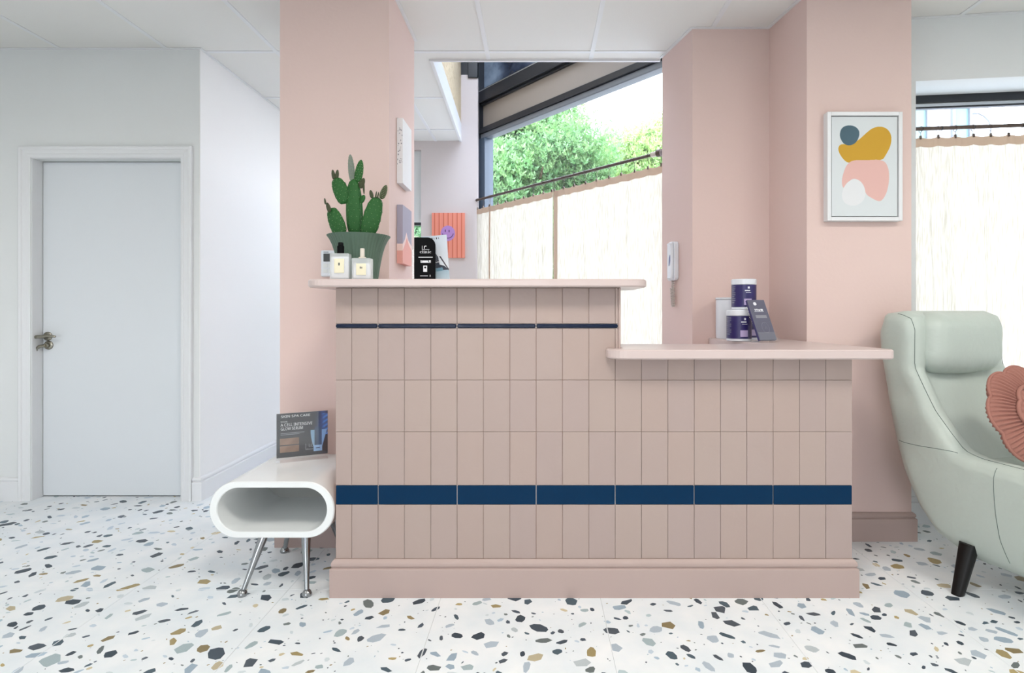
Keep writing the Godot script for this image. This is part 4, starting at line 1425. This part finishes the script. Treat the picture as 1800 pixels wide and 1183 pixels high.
# =====================================================================  things on the walls
func build_wall_things() -> void:
	# framed abstract print on the right pillar
	var root := thing("framed_print", "white box-framed abstract print of mustard, pink and grey shapes on the right pillar", "picture")
	var x0 := 1.366
	var x1 := 1.7206
	var h0 := 1.521
	var h1 := 2.035
	var st := new_st()
	for q in [[x0, x0 + 0.018, h0, h1], [x1 - 0.018, x1, h0, h1], [x0 + 0.018, x1 - 0.018, h0, h0 + 0.018], [x0 + 0.018, x1 - 0.018, h1 - 0.018, h1]]:
		bx(st, q[0], q[1], q[2], q[3], 2.68, 2.72, 0.0015)
	bx(st, x0 + 0.01, x1 - 0.01, h0 + 0.01, h1 - 0.01, 2.712, 2.719)
	obj("frame", st, M.white_paint, root)
	var im := Image.create(313, 470, false, Image.FORMAT_RGB8)
	im.fill(rgb(216, 222, 224))
	for blob in [[[[232, 440], [250, 390], [300, 385], [345, 398], [430, 350], [500, 285], [560, 235], [640, 215], [715, 245], [750, 320], [735, 410], [690, 490], [655, 545], [400, 540], [335, 570], [275, 520]], rgb(204, 160, 60)],
			[[[250, 290], [270, 230], [330, 205], [405, 218], [445, 270], [430, 335], [400, 380], [345, 402], [290, 385], [258, 335]], rgb(82, 106, 118)],
			[[[320, 575], [380, 535], [500, 538], [660, 530], [712, 590], [727, 700], [705, 835], [660, 915], [620, 928], [560, 897], [500, 860], [475, 770], [400, 700], [330, 740], [285, 815], [268, 740], [288, 650]], rgb(226, 184, 176)],
			[[[275, 830], [315, 750], [395, 705], [465, 745], [498, 820], [495, 890], [455, 945], [380, 975], [305, 950], [270, 895]], rgb(226, 228, 230)]]:
		var poly := PackedVector2Array()
		for p in blob[0]: poly.append(Vector2((p[0] - 175.0) / 625.0 * 313.0, (p[1] - 128.0) / 937.0 * 470.0))
		fill_poly(im, chaikin(poly, 4), blob[1])
	var pm := mat(Color.WHITE, 0.7, 0.3)
	pm.albedo_texture = ImageTexture.create_from_image(im)
	st = new_st()
	printed(st, V(x0 + 0.0225, h0 + 0.0225, 2.697), Vector3(x1 - x0 - 0.045, 0, 0), Vector3(0, h1 - h0 - 0.045, 0), 0.022)
	obj("canvas", st, pm, root)
	# two canvases on the passage side of the left pillar
	for k in 2:
		var hb: float = [1.724, 1.33][k]
		var ht: float = [2.044, 1.618][k]
		root = thing("canvas_picture", ["white canvas with a fine grey edge, upper one on the side of the left pillar", "lavender canvas with a pink mountain, lower one on the side of the left pillar"][k], "picture", Vector3.ZERO, 0.0, "canvases on the side of the left pillar")
		im = Image.create(128, 192, false, Image.FORMAT_RGB8)
		im.fill(rgb(236, 236, 238))
		if k == 1:
			im.fill(rgb(170, 166, 182))
			fill_poly(im, P2([[0, 192], [0, 128], [28, 112], [52, 84], [80, 108], [128, 122], [128, 192]]), rgb(240, 214, 208))
			fill_poly(im, P2([[0, 192], [0, 150], [40, 120], [58, 100], [90, 124], [128, 136], [128, 192]]), rgb(232, 172, 162))
		pm = mat(Color.WHITE, 0.7, 0.3)
		pm.albedo_texture = ImageTexture.create_from_image(im)
		st = new_st()
		printed(st, V(-0.677, hb, 2.795), V(0, 0, 0.195), Vector3(0, ht - hb, 0), 0.0285)
		obj("canvas", st, pm, root)
		if k == 0:
			st = new_st()
			var rg := RandomNumberGenerator.new()
			rg.seed = 8
			for q in 26:
				var yy := rg.randf_range(hb + 0.09, ht - 0.05)
				var xx := rg.randf_range(-0.69, -0.667)
				box(st, V(xx, yy, 2.7948), V(xx + rg.randf_range(0.002, 0.006), yy + rg.randf_range(0.002, 0.008), 2.7942))
			obj("grey_flecks", st, M.print_grey, root)
	# orange striped picture with a smiling face at the back of the passage
	root = thing("striped_picture", "orange striped picture with a lilac smiling face on the back wall", "picture")
	im = Image.create(234, 320, false, Image.FORMAT_RGB8)
	for x in 234:
		var u := fposmod((x + 14.0) / 32.0, 1.0)
		var c := rgb(244, 160, 134).lerp(rgb(236, 148, 132), u)
		if u < 0.07: c = rgb(196, 90, 62)
		elif u < 0.14: c = rgb(214, 108, 80)
		for y in 320: im.set_pixel(x, y, c)
	var disc := PackedVector2Array()
	for k in 48: disc.append(Vector2(114, 146) + Vector2(cos(TAU * k / 48), sin(TAU * k / 48)) * Vector2(51, 55))
	fill_poly(im, disc, rgb(186, 144, 206))
	for e in [[96, 128], [123, 130]]:
		var eye := PackedVector2Array()
		for k in 16: eye.append(Vector2(e[0], e[1]) + Vector2(cos(TAU * k / 16) * 3.2, sin(TAU * k / 16) * 10))
		fill_poly(im, eye, rgb(72, 52, 92))
	var mouth := PackedVector2Array()
	for k in 21: mouth.append(Vector2(114, 142) + Vector2.from_angle(deg_to_rad(8.0 + 164.0 * k / 20)) * 41.0)
	for k in 21: mouth.append(Vector2(114, 142) + Vector2.from_angle(deg_to_rad(172.0 - 164.0 * k / 20)) * 36.5)
	fill_poly(im, mouth, rgb(72, 52, 92))
	pm = mat(Color.WHITE, 0.6, 0.3)
	pm.albedo_texture = ImageTexture.create_from_image(im)
	st = new_st()
	printed(st, V(-0.941, 1.565, 5.069), Vector3(0.293, 0, 0), Vector3(0, 0.40, 0), 0.02)
	obj("canvas", st, pm, root)
	# room thermostat
	root = thing("thermostat", "white wall thermostat with a dark screen on the left pillar behind the cactus pot", "thermostat")
	st = new_st()
	bx(st, -1.002, -0.917, 1.255, 1.376, 2.628, 2.649, 0.004)
	obj("case", st, M.white_plastic, root)
	st = new_st()
	bx(st, -0.989, -0.930, 1.324, 1.361, 2.6255, 2.63, 0.001)
	obj("screen", st, M.dark_plastic, root)
	st = new_st()
	bx(st, -0.989, -0.966, 1.3655, 1.3695, 2.627, 2.629)
	obj("print_mark", st, M.print_grey, root)
	for q in [[-0.990, 1.296], [-0.966, 1.296], [-0.942, 1.296], [-0.990, 1.272], [-0.966, 1.272], [-0.942, 1.272]]:
		st = new_st()
		bx(st, q[0], q[0] + 0.02, q[1], q[1] + 0.018, 2.626, 2.629, 0.001)
		obj("button", st, M.white_wall, root)
	# wall phone on the splayed face of the alcove
	var dir := Vector3(-0.085, 0, -0.35).normalized()
	var out := Vector3.UP.cross(dir).normalized()
	if out.x > 0: out = -out
	var b := Basis(-dir, Vector3.UP, out)
	if b.determinant() < 0: b = Basis(dir, Vector3.UP, out)
	root = thing("wall_phone", "white handset wall phone with a curly cord on the pink alcove wall", "intercom phone")
	root.transform = Transform3D(b, V(0.7839, 1.268, 3.24) + out * 0.0005)
	st = new_st()
	prism(st, stadium(0.0, 0.109, 0.046, 0.109, 0.018, 5), 0.028, Transform3D.IDENTITY, 0.004)
	obj("base", st, M.white_plastic, root)
	st = new_st()
	var hs := []
	for q in [[0.0, 0.031], [0.012, 0.048], [0.05, 0.043], [0.11, 0.041], [0.168, 0.043], [0.206, 0.05], [0.218, 0.032], [0.19, 0.026], [0.03, 0.026]]: hs.append([q[1], q[0]])
	prism(st, P2(hs), 0.046, Transform3D(Basis(Vector3(0, 0, 1), Vector3(0, 1, 0), Vector3(-1, 0, 0)), Vector3(0.038, 0, 0)), 0.006)
	obj("handset", st, M.white_plastic, root)
	st = new_st()
	var leafy := chaikin(P2([[0.006, 0.150], [-0.006, 0.125], [-0.010, 0.100], [-0.010, 0.075], [0.002, 0.095], [0.007, 0.12]]), 2)
	prism(st, leafy, 0.0012, Transform3D(Basis.IDENTITY, Vector3(0.016, 0, 0.0425)))
	obj("emblem", st, M.line_blue, root)
	st = new_st()
	var pts := []
	for k in 161:
		var t := k / 160.0
		var c := Vector3(0.0, 0, 0.016) + Vector3(0.012 * sin(t * 3.0), -0.15 * t / 0.55 if t < 0.55 else -0.15 + 0.11 * (t - 0.55) / 0.45, 0)
		if t > 0.5: c.x -= 0.018 * smoothstep(0.5, 0.62, t)
		var an := t * TAU * 26.0
		pts.append(c + Vector3(cos(an) * 0.0075, 0, sin(an) * 0.0075))
	tube(st, pts, 0.0025, 6)
	obj("curly_cord", st, M.grey_plastic, root)

# =====================================================================  things on the worktops
# one flat cactus pad from base to tip: width across the view, thickness along the view
func pad(base: Vector3, tip: Vector3, width: float, thick: float, m: Material, root: Node3D, called := "pad", blunt := 0.55, turn := 0.0) -> MeshInstance3D:
	var st := new_st(0)
	var ax := tip - base
	var l := ax.length()
	var y := ax / l
	var z0 := Vector3(sin(turn), 0, cos(turn))
	var x := y.cross(z0).normalized()
	var z := x.cross(y).normalized()
	var rows := []
	var nv := 18
	var nu := 72 if called == "trunk" else 18
	for j in nv + 1:
		var t := float(j) / nv
		var w := pow(sin(PI * pow(t, 0.75) * 0.985 + 0.03), blunt)
		w = lerpf(w, 1.0, 0.25 * sin(PI * minf(t, 1.0))) * (1.0 if j > 0 and j < nv else 0.25)
		var ring := []
		for i in nu:
			var an := TAU * i / nu
			var wob := 1.0 + 0.03 * sin(i * 2.4 + j * 1.7)
			if called == "trunk": wob = 1.0 + 0.055 * cos(an * 9.0)
			ring.append(base + y * (l * t) + x * cos(an) * width * 0.5 * w * wob + z * sin(an) * thick * 0.5 * w)
		rows.append(ring)
	for j in nv:
		for i in nu:
			var i2 := (i + 1) % nu
			quad(st, rows[j][i], rows[j + 1][i], rows[j + 1][i2], rows[j][i2])
	for i in range(1, nu - 1):
		tri(st, rows[0][0], rows[0][i], rows[0][i + 1])
		tri(st, rows[nv][0], rows[nv][i + 1], rows[nv][i])
	# pale areoles on the front
	if width > 0.03:
		st.set_smooth_group(-1)
	var o := obj(called, st, m, root)
	if width > 0.024:
		var s2 := new_st(-1)
		for j in range(2, nv - 1, 2):
			for i in 18:
				if (i + j / 2) % 2: continue
				var p: Vector3 = rows[j][i * nu / 18]
				var c := base + y * (l * j / nv)
				var n := (p - c).normalized()
				box(s2, Vector3(-0.0008, -0.0008, -0.0008), Vector3(0.0008, 0.0008, 0.0012), 0.0, Transform3D(Basis.looking_at(-n, y), p))
		var a := obj("areoles", s2, M.spine, o)
		a.set_meta("kind", "stuff")
	return o

func build_counter_things() -> void:
	# potted cactus; points given as (x, height) in the plane of the plant
	var zc := 2.36
	var root := thing("potted_cactus", "prickly pear cactus in a ribbed grey-green pot on the upper worktop", "cactus", V(-0.741, 1.216, zc))
	var st := new_st()
	lathe(st, [[0.0, 0.0], [0.070, 0.0], [0.076, 0.004], [0.080, 0.03], [0.087, 0.075], [0.096, 0.12], [0.106, 0.152], [0.117, 0.175], [0.1265, 0.188], [0.1275, 0.1905], [0.125, 0.192], [0.112, 0.176], [0.100, 0.150], [0.092, 0.12]], 168, Transform3D.IDENTITY, 0.0036, 48)
	obj("pot", st, M.pot, root)
	st = new_st()
	lathe(st, [[0.108, 0.168], [0.06, 0.174], [0.0, 0.176]], 32)
	obj("soil", st, M.soil, root)
	var at := func(x: float, y: float, d := 0.0) -> Vector3: return Vector3((x - 631.0) * 0.00236, (545.0 - y) * 0.00236 + 1.1 - 1.216, -d)
	pad(at.call(624.5, 416), at.call(621.5, 314), 0.066, 0.052, M.cactus, root, "trunk", 0.36)
	pad(at.call(619.5, 320), at.call(615.5, 271), 0.026, 0.018, M.cactus_grey, root, "pad", 0.5, 0.6)
	pad(at.call(628, 321), at.call(635, 280.5), 0.034, 0.018, M.cactus, root)
	pad(at.call(610, 358, -0.006), at.call(589.5, 313), 0.064, 0.026, M.cactus, root, "pad", 0.34)
	pad(at.call(587.5, 316), at.call(584.5, 298), 0.0155, 0.011, M.cactus_dark, root)
	pad(at.call(591.5, 315), at.call(593.5, 298), 0.0155, 0.011, M.cactus_dark, root)
	pad(at.call(603, 330), at.call(606, 320), 0.020, 0.012, M.cactus_dark, root)
	pad(at.call(632, 331), at.call(640, 313), 0.024, 0.014, M.cactus_dark, root)
	pad(at.call(638.5, 317), at.call(640, 342), 0.009, 0.008, M.cactus_dark, root)
	pad(at.call(632, 357), at.call(641, 343), 0.024, 0.015, M.cactus, root)
	pad(at.call(604, 416, -0.02), at.call(581, 366), 0.070, 0.028, M.cactus, root, "pad", 0.34, -0.3)
	pad(at.call(583, 374, -0.02), at.call(574.5, 356), 0.018, 0.012, M.cactus_dark, root)
	pad(at.call(575.5, 361, -0.02), at.call(570.5, 348), 0.008, 0.008, M.cactus_dark, root)
	pad(at.call(646, 416, -0.01), at.call(664, 346), 0.072, 0.030, M.cactus, root, "pad", 0.34, 0.3)
	pad(at.call(655.5, 349, -0.01), at.call(651, 334), 0.016, 0.011, M.cactus_dark, root)
	pad(at.call(671, 351, -0.01), at.call(679, 325), 0.026, 0.015, M.cactus_dark, root)
	for q in [[661, 350, 662, 336], [664.5, 350, 666, 337]]:
		pad(at.call(q[0], q[1], -0.01), at.call(q[2], q[3]), 0.006, 0.006, M.cactus_dark, root, "bud")
	# two perfume bottles
	for k in 2:
		root = thing("perfume_bottle", ["square white perfume bottle with a black cap in front of the cactus pot", "square white perfume bottle with an ivory spray top in front of the cactus pot"][k], "perfume bottle", V([-0.758, -0.6745][k], 1.216, 2.19), 0.0, "perfume bottles before the cactus")
		var bh: float = [0.101, 0.083][k]
		st = new_st()
		box(st, Vector3(-0.0365, 0, -0.018), Vector3(0.0365, bh, 0.018), 0.003)
		obj("bottle", st, M.perfume, root)
		st = new_st()
		box(st, Vector3(-0.0315, 0.006, -0.013), Vector3(0.0315, bh - (0.012 if k == 0 else 0.02), 0.013), 0.003)
		obj("liquid", st, M.print_white, root)
		st = new_st()
		box(st, Vector3(-0.0185, 0.026 if k == 0 else 0.018, 0.0178), Vector3(0.0195, 0.080 if k == 0 else 0.062, 0.0186), 0.0002)
		var lab := obj("paper_label", st, M.cream_label, root)
		st = new_st()
		if k == 0:
			box(st, Vector3(-0.003, 0.060, 0.0184), Vector3(0.003, 0.0645, 0.0189))
			box(st, Vector3(-0.003, 0.0545, 0.0184), Vector3(0.003, 0.059, 0.0189))
		else:
			box(st, Vector3(-0.004, 0.042, 0.0184), Vector3(0.0, 0.050, 0.0189))
			box(st, Vector3(0.002, 0.042, 0.0184), Vector3(0.005, 0.049, 0.0189))
		obj("print_mark", st, M.dark_plastic, lab)
		st = new_st()
		if k == 0:
			lathe(st, [[0.0, bh], [0.0135, bh], [0.0135, bh + 0.028], [0.0105, bh + 0.031], [0.0100, bh + 0.041], [0.009, bh + 0.043], [0.0, bh + 0.043]], 24)
			obj("cap", st, M.black_gloss, root)
		else:
			lathe(st, [[0.0, bh], [0.014, bh], [0.014, bh + 0.004], [0.0085, bh + 0.006], [0.0085, bh + 0.036], [0.0075, bh + 0.038], [0.0, bh + 0.038]], 24)
			obj("spray_top", st, M.ivory, root)
	# black card holder and the brochure behind it
	root = thing("card_stand", "black display card with a rounded corner on the upper worktop", "display card", V(-0.466, 1.216, 2.36))
	st = new_st()
	prism(st, round_corners(P2([[-0.045, 0.0], [0.043, 0.0], [0.043, 0.185], [-0.045, 0.185]]), [0.0, 0.0, 0.034, 0.003], 8), 0.006, Transform3D.IDENTITY, 0.0008)
	obj("card", st, M.black_gloss, root)
	st = new_st()
	box(st, Vector3(-0.053, 0.0, -0.03), Vector3(-0.046, 0.15, 0.006), 0.001)
	box(st, Vector3(-0.053, 0.0, -0.034), Vector3(0.043, 0.15, -0.030), 0.001)
	obj("clear_pocket", st, M.acrylic, root)
	st = new_st()
	for q in [[-0.012, 0.018, 0.1335, 0.1350], [-0.012, -0.0105, 0.135, 0.150], [-0.004, -0.0015, 0.138, 0.149], [0.0, 0.006, 0.147, 0.150], [-0.027, 0.032, 0.1015, 0.104], [-0.018, 0.024, 0.0795, 0.082], [-0.018, -0.014, 0.082, 0.090], [-0.012, 0.013, 0.082, 0.089], [0.016, 0.024, 0.084, 0.090], [-0.007, 0.009, 0.042, 0.068], [-0.02, 0.012, 0.0245, 0.0265], [0.02, 0.0225, 0.022, 0.030]]:
		box(st, Vector3(q[0], q[2], 0.0058), Vector3(q[1], q[3], 0.0066))
	obj("print_lines", st, M.print_white, root)
	st = new_st()
	prism(st, stadium(0.001, 0.060, 0.0042, 0.0042, 0.0041, 5), 0.0012, Transform3D(Basis.IDENTITY, Vector3(0, 0, 0.006)))
	obj("print_dot", st, M.black_gloss, root)
	lettering("clinic", 0.010, M.print_white, root, Vector3(-0.022, 0.116, 0.0062), Basis.IDENTITY, "lettering", true, 0.046)
	root = thing("brochure", "glossy brochure with a pale sky and dark peaks behind the black display card", "brochure", V(-0.432, 1.216, 2.42))
	root.basis = Basis(Vector3.UP, deg_to_rad(-8.0)) * Basis(Vector3.BACK, deg_to_rad(4.0))
	var im := Image.create(100, 200, false, Image.FORMAT_RGB8)
	for y in 200:
		for x in 100: im.set_pixel(x, y, rgb(206, 216, 228).lerp(rgb(232, 238, 244), y / 120.0) if y < 150 else rgb(170, 196, 210).lerp(rgb(206, 220, 228), (y - 150) / 50.0))
	fill_poly(im, P2([[0, 150], [0, 86], [30, 70], [44, 58], [54, 78], [62, 92], [66, 126], [84, 132], [100, 150]]), rgb(64, 70, 82))
	fill_poly(im, P2([[20, 118], [24, 84], [40, 62], [50, 80], [50, 110]]), rgb(150, 156, 166))
	fill_poly(im, P2([[10, 115], [66, 112], [66, 116], [10, 119]]), rgb(220, 220, 226))
	fill_poly(im, P2([[66, 90], [72, 90], [100, 146], [100, 154]]), rgb(70, 66, 74))
	fill_poly(im, P2([[30, 142], [76, 138], [80, 152], [30, 156]]), rgb(120, 160, 180))
	var pm := mat(Color.WHITE, 0.35, 0.5)
	pm.albedo_texture = ImageTexture.create_from_image(im)
	st = new_st()
	printed(st, Vector3(-0.052, 0.002, 0), Vector3(0.112, 0, 0), Vector3(0, 0.198, 0), 0.006)
	obj("cover", st, pm, root)
	st = new_st()
	for k in 6: box(st, Vector3(-0.026 + k * 0.010, 0.184, 0.0025), Vector3(-0.026 + k * 0.010 + [0.003, 0.006, 0.005, 0.002, 0.004, 0.002][k], 0.192, 0.0036))
	obj("print_lines", st, M.dark_plastic, root)
	# tubs on the lower worktop
	var hz := 0.953
	root = thing("canister", "plain white canister at the back left of the purple tubs", "canister", V(0.989, hz, 2.965))
	st = new_st()
	lathe(st, [[0.0, 0.0], [0.056, 0.0], [0.058, 0.003], [0.058, 0.196], [0.056, 0.200], [0.0, 0.200]], 40)
	obj("body", st, M.white_plastic, root)
	st = new_st()
	lathe(st, [[0.0575, 0.201], [0.060, 0.202], [0.060, 0.209], [0.057, 0.212], [0.0, 0.213]], 40)
	obj("lid", st, M.white_plastic, root)
	for t in [["white-lidded purple tub standing in front of the plain canister, lower left", 0.9625, hz, 2.72, -0.45], ["white-lidded purple tub standing behind the leaflet stand, lower right", 1.043, hz, 2.832, -0.30], ["white-lidded purple tub stacked on top of the two lower tubs", 1.006, hz + 0.1495, 2.775, -0.55]]:
		tub(t[0], V(t[1], t[2], t[3]), t[4])
	# leaflet stand leaning back
	root = thing("leaflet_stand", "clear stand of dark slate leaflets leaning beside the purple tubs", "leaflet stand", V(1.052, hz, 2.585), deg_to_rad(22.0))
	var lean := Basis(Vector3.RIGHT, deg_to_rad(-24.0))
	st = new_st()
	box(st, Vector3(-0.05, 0.012, -0.012), Vector3(0.05, 0.212, 0.0), 0.001, Transform3D(lean, Vector3.ZERO))
	obj("leaflets", st, M.navy_label, root)
	st = new_st()
	box(st, Vector3(-0.05, 0.012, 0.0), Vector3(0.05, 0.212, 0.0012), 0.0, Transform3D(lean, Vector3.ZERO))
	var front := obj("front_leaflet", st, M.slate_card, root)
	st = new_st()
	prism(st, stadium(-0.012, 0.192, 0.009, 0.008, 0.0075, 5), 0.0008, Transform3D(lean, lean * Vector3(0, 0, 0.0012)))
	for q in [[-0.028, 0.026, 0.152, 0.154], [-0.024, -0.018, 0.158, 0.166], [-0.014, -0.006, 0.158, 0.166], [-0.002, 0.006, 0.156, 0.164], [0.010, 0.024, 0.157, 0.166]]:
		box(st, Vector3(q[0], q[2], 0.001), Vector3(q[1], q[3], 0.002), 0.0, Transform3D(lean, Vector3.ZERO))
	obj("print_mark", st, M.print_white, front)
	st = new_st()
	box(st, Vector3(-0.03, 0.120, 0.001), Vector3(0.034, 0.134, 0.002), 0.0, Transform3D(lean, Vector3.ZERO))
	var ring := []
	for k in 24: ring.append(lean * Vector3(0.006 + 0.021 * cos(TAU * k / 24), 0.072 + 0.026 * sin(TAU * k / 24), 0.0016))
	tube(st, ring, 0.0007, 4, true)
	tube(st, [lean * Vector3(-0.004, 0.080, 0.0016), lean * Vector3(0.004, 0.064, 0.0016), lean * Vector3(0.010, 0.078, 0.0016), lean * Vector3(0.016, 0.066, 0.0016)], 0.0008, 4)
	obj("print_lines", st, M.print_grey, front)
	st = new_st()
	box(st, Vector3(-0.053, 0.0, 0.0025), Vector3(0.053, 0.045, 0.0045), 0.0005, Transform3D(lean, Vector3(0, 0.004, 0.004)))
	box(st, Vector3(-0.053, 0.0, -0.0155), Vector3(0.053, 0.19, -0.0135), 0.0005, Transform3D(lean, Vector3(0, 0.004, 0)))
	box(st, Vector3(-0.053, 0.0, -0.075), Vector3(0.053, 0.003, 0.008), 0.0005)
	box(st, Vector3(-0.053, 0.003, -0.075), Vector3(0.053, 0.075, -0.073), 0.0005)
	obj("clear_stand", st, M.acrylic, root)

func tub(label: String, at: Vector3, turn: float) -> void:
	var root := thing("tub", label, "tub", at, 0.0, "purple product tubs on the lower worktop")
	var r := 0.0572
	var st := new_st()
	lathe(st, [[0.0, 0.0], [r - 0.003, 0.0], [r, 0.003], [r, 0.010], [r - 0.0015, 0.0115], [r - 0.0015, 0.120], [0.0, 0.120]], 48)
	obj("body", st, M.white_plastic, root)
	st = new_st()
	lathe(st, [[r - 0.001, 0.1205], [r + 0.0012, 0.1215], [r + 0.0012, 0.144], [r - 0.002, 0.1475], [0.0, 0.1490]], 48)
	obj("lid", st, M.white_plastic, root)
	# wrapped label, printed blocks curved with it
	var wrap := func(a0: float, a1: float, h0: float, h1: float, rr: float, m: Material, called: String, parent: Node3D) -> Node3D:
		var s := new_st()
		var n := maxi(2, int(absf(a1 - a0) / 0.12))
		s.set_smooth_group(1)
		for k in n:
			var b0 := a0 + (a1 - a0) * k / n + turn
			var b1 := a0 + (a1 - a0) * (k + 1) / n + turn
			var p0 := Vector3(sin(b0) * rr, 0, cos(b0) * rr)
			var p1 := Vector3(sin(b1) * rr, 0, cos(b1) * rr)
			quad(s, p0 + Vector3(0, h0, 0), p1 + Vector3(0, h0, 0), p1 + Vector3(0, h1, 0), p0 + Vector3(0, h1, 0))
		return obj(called, s, m, parent)
	var lab: Node3D = wrap.call(-PI, PI, 0.0125, 0.119, r + 0.0004, M.navy_label, "printed_label", root)
	wrap.call(0.22, 0.86, 0.022, 0.052, r + 0.0008, M.lavender, "colour_patch", lab)
	for k in 9:
		var h := 0.108 - k * 0.0095
		wrap.call(-1.25, -0.52 - (0.12 if k % 3 == 2 else 0.0), h, h + 0.0025, r + 0.0008, M.print_grey, "print_line", lab)
	wrap.call(0.28, 0.72, 0.088, 0.0935, r + 0.0008, M.print_white, "print_line", lab)
	wrap.call(0.36, 0.80, 0.080, 0.082, r + 0.0008, M.print_white, "print_line", lab)
	wrap.call(0.52, 0.68, 0.100, 0.110, r + 0.0008, M.print_white, "emblem", lab)
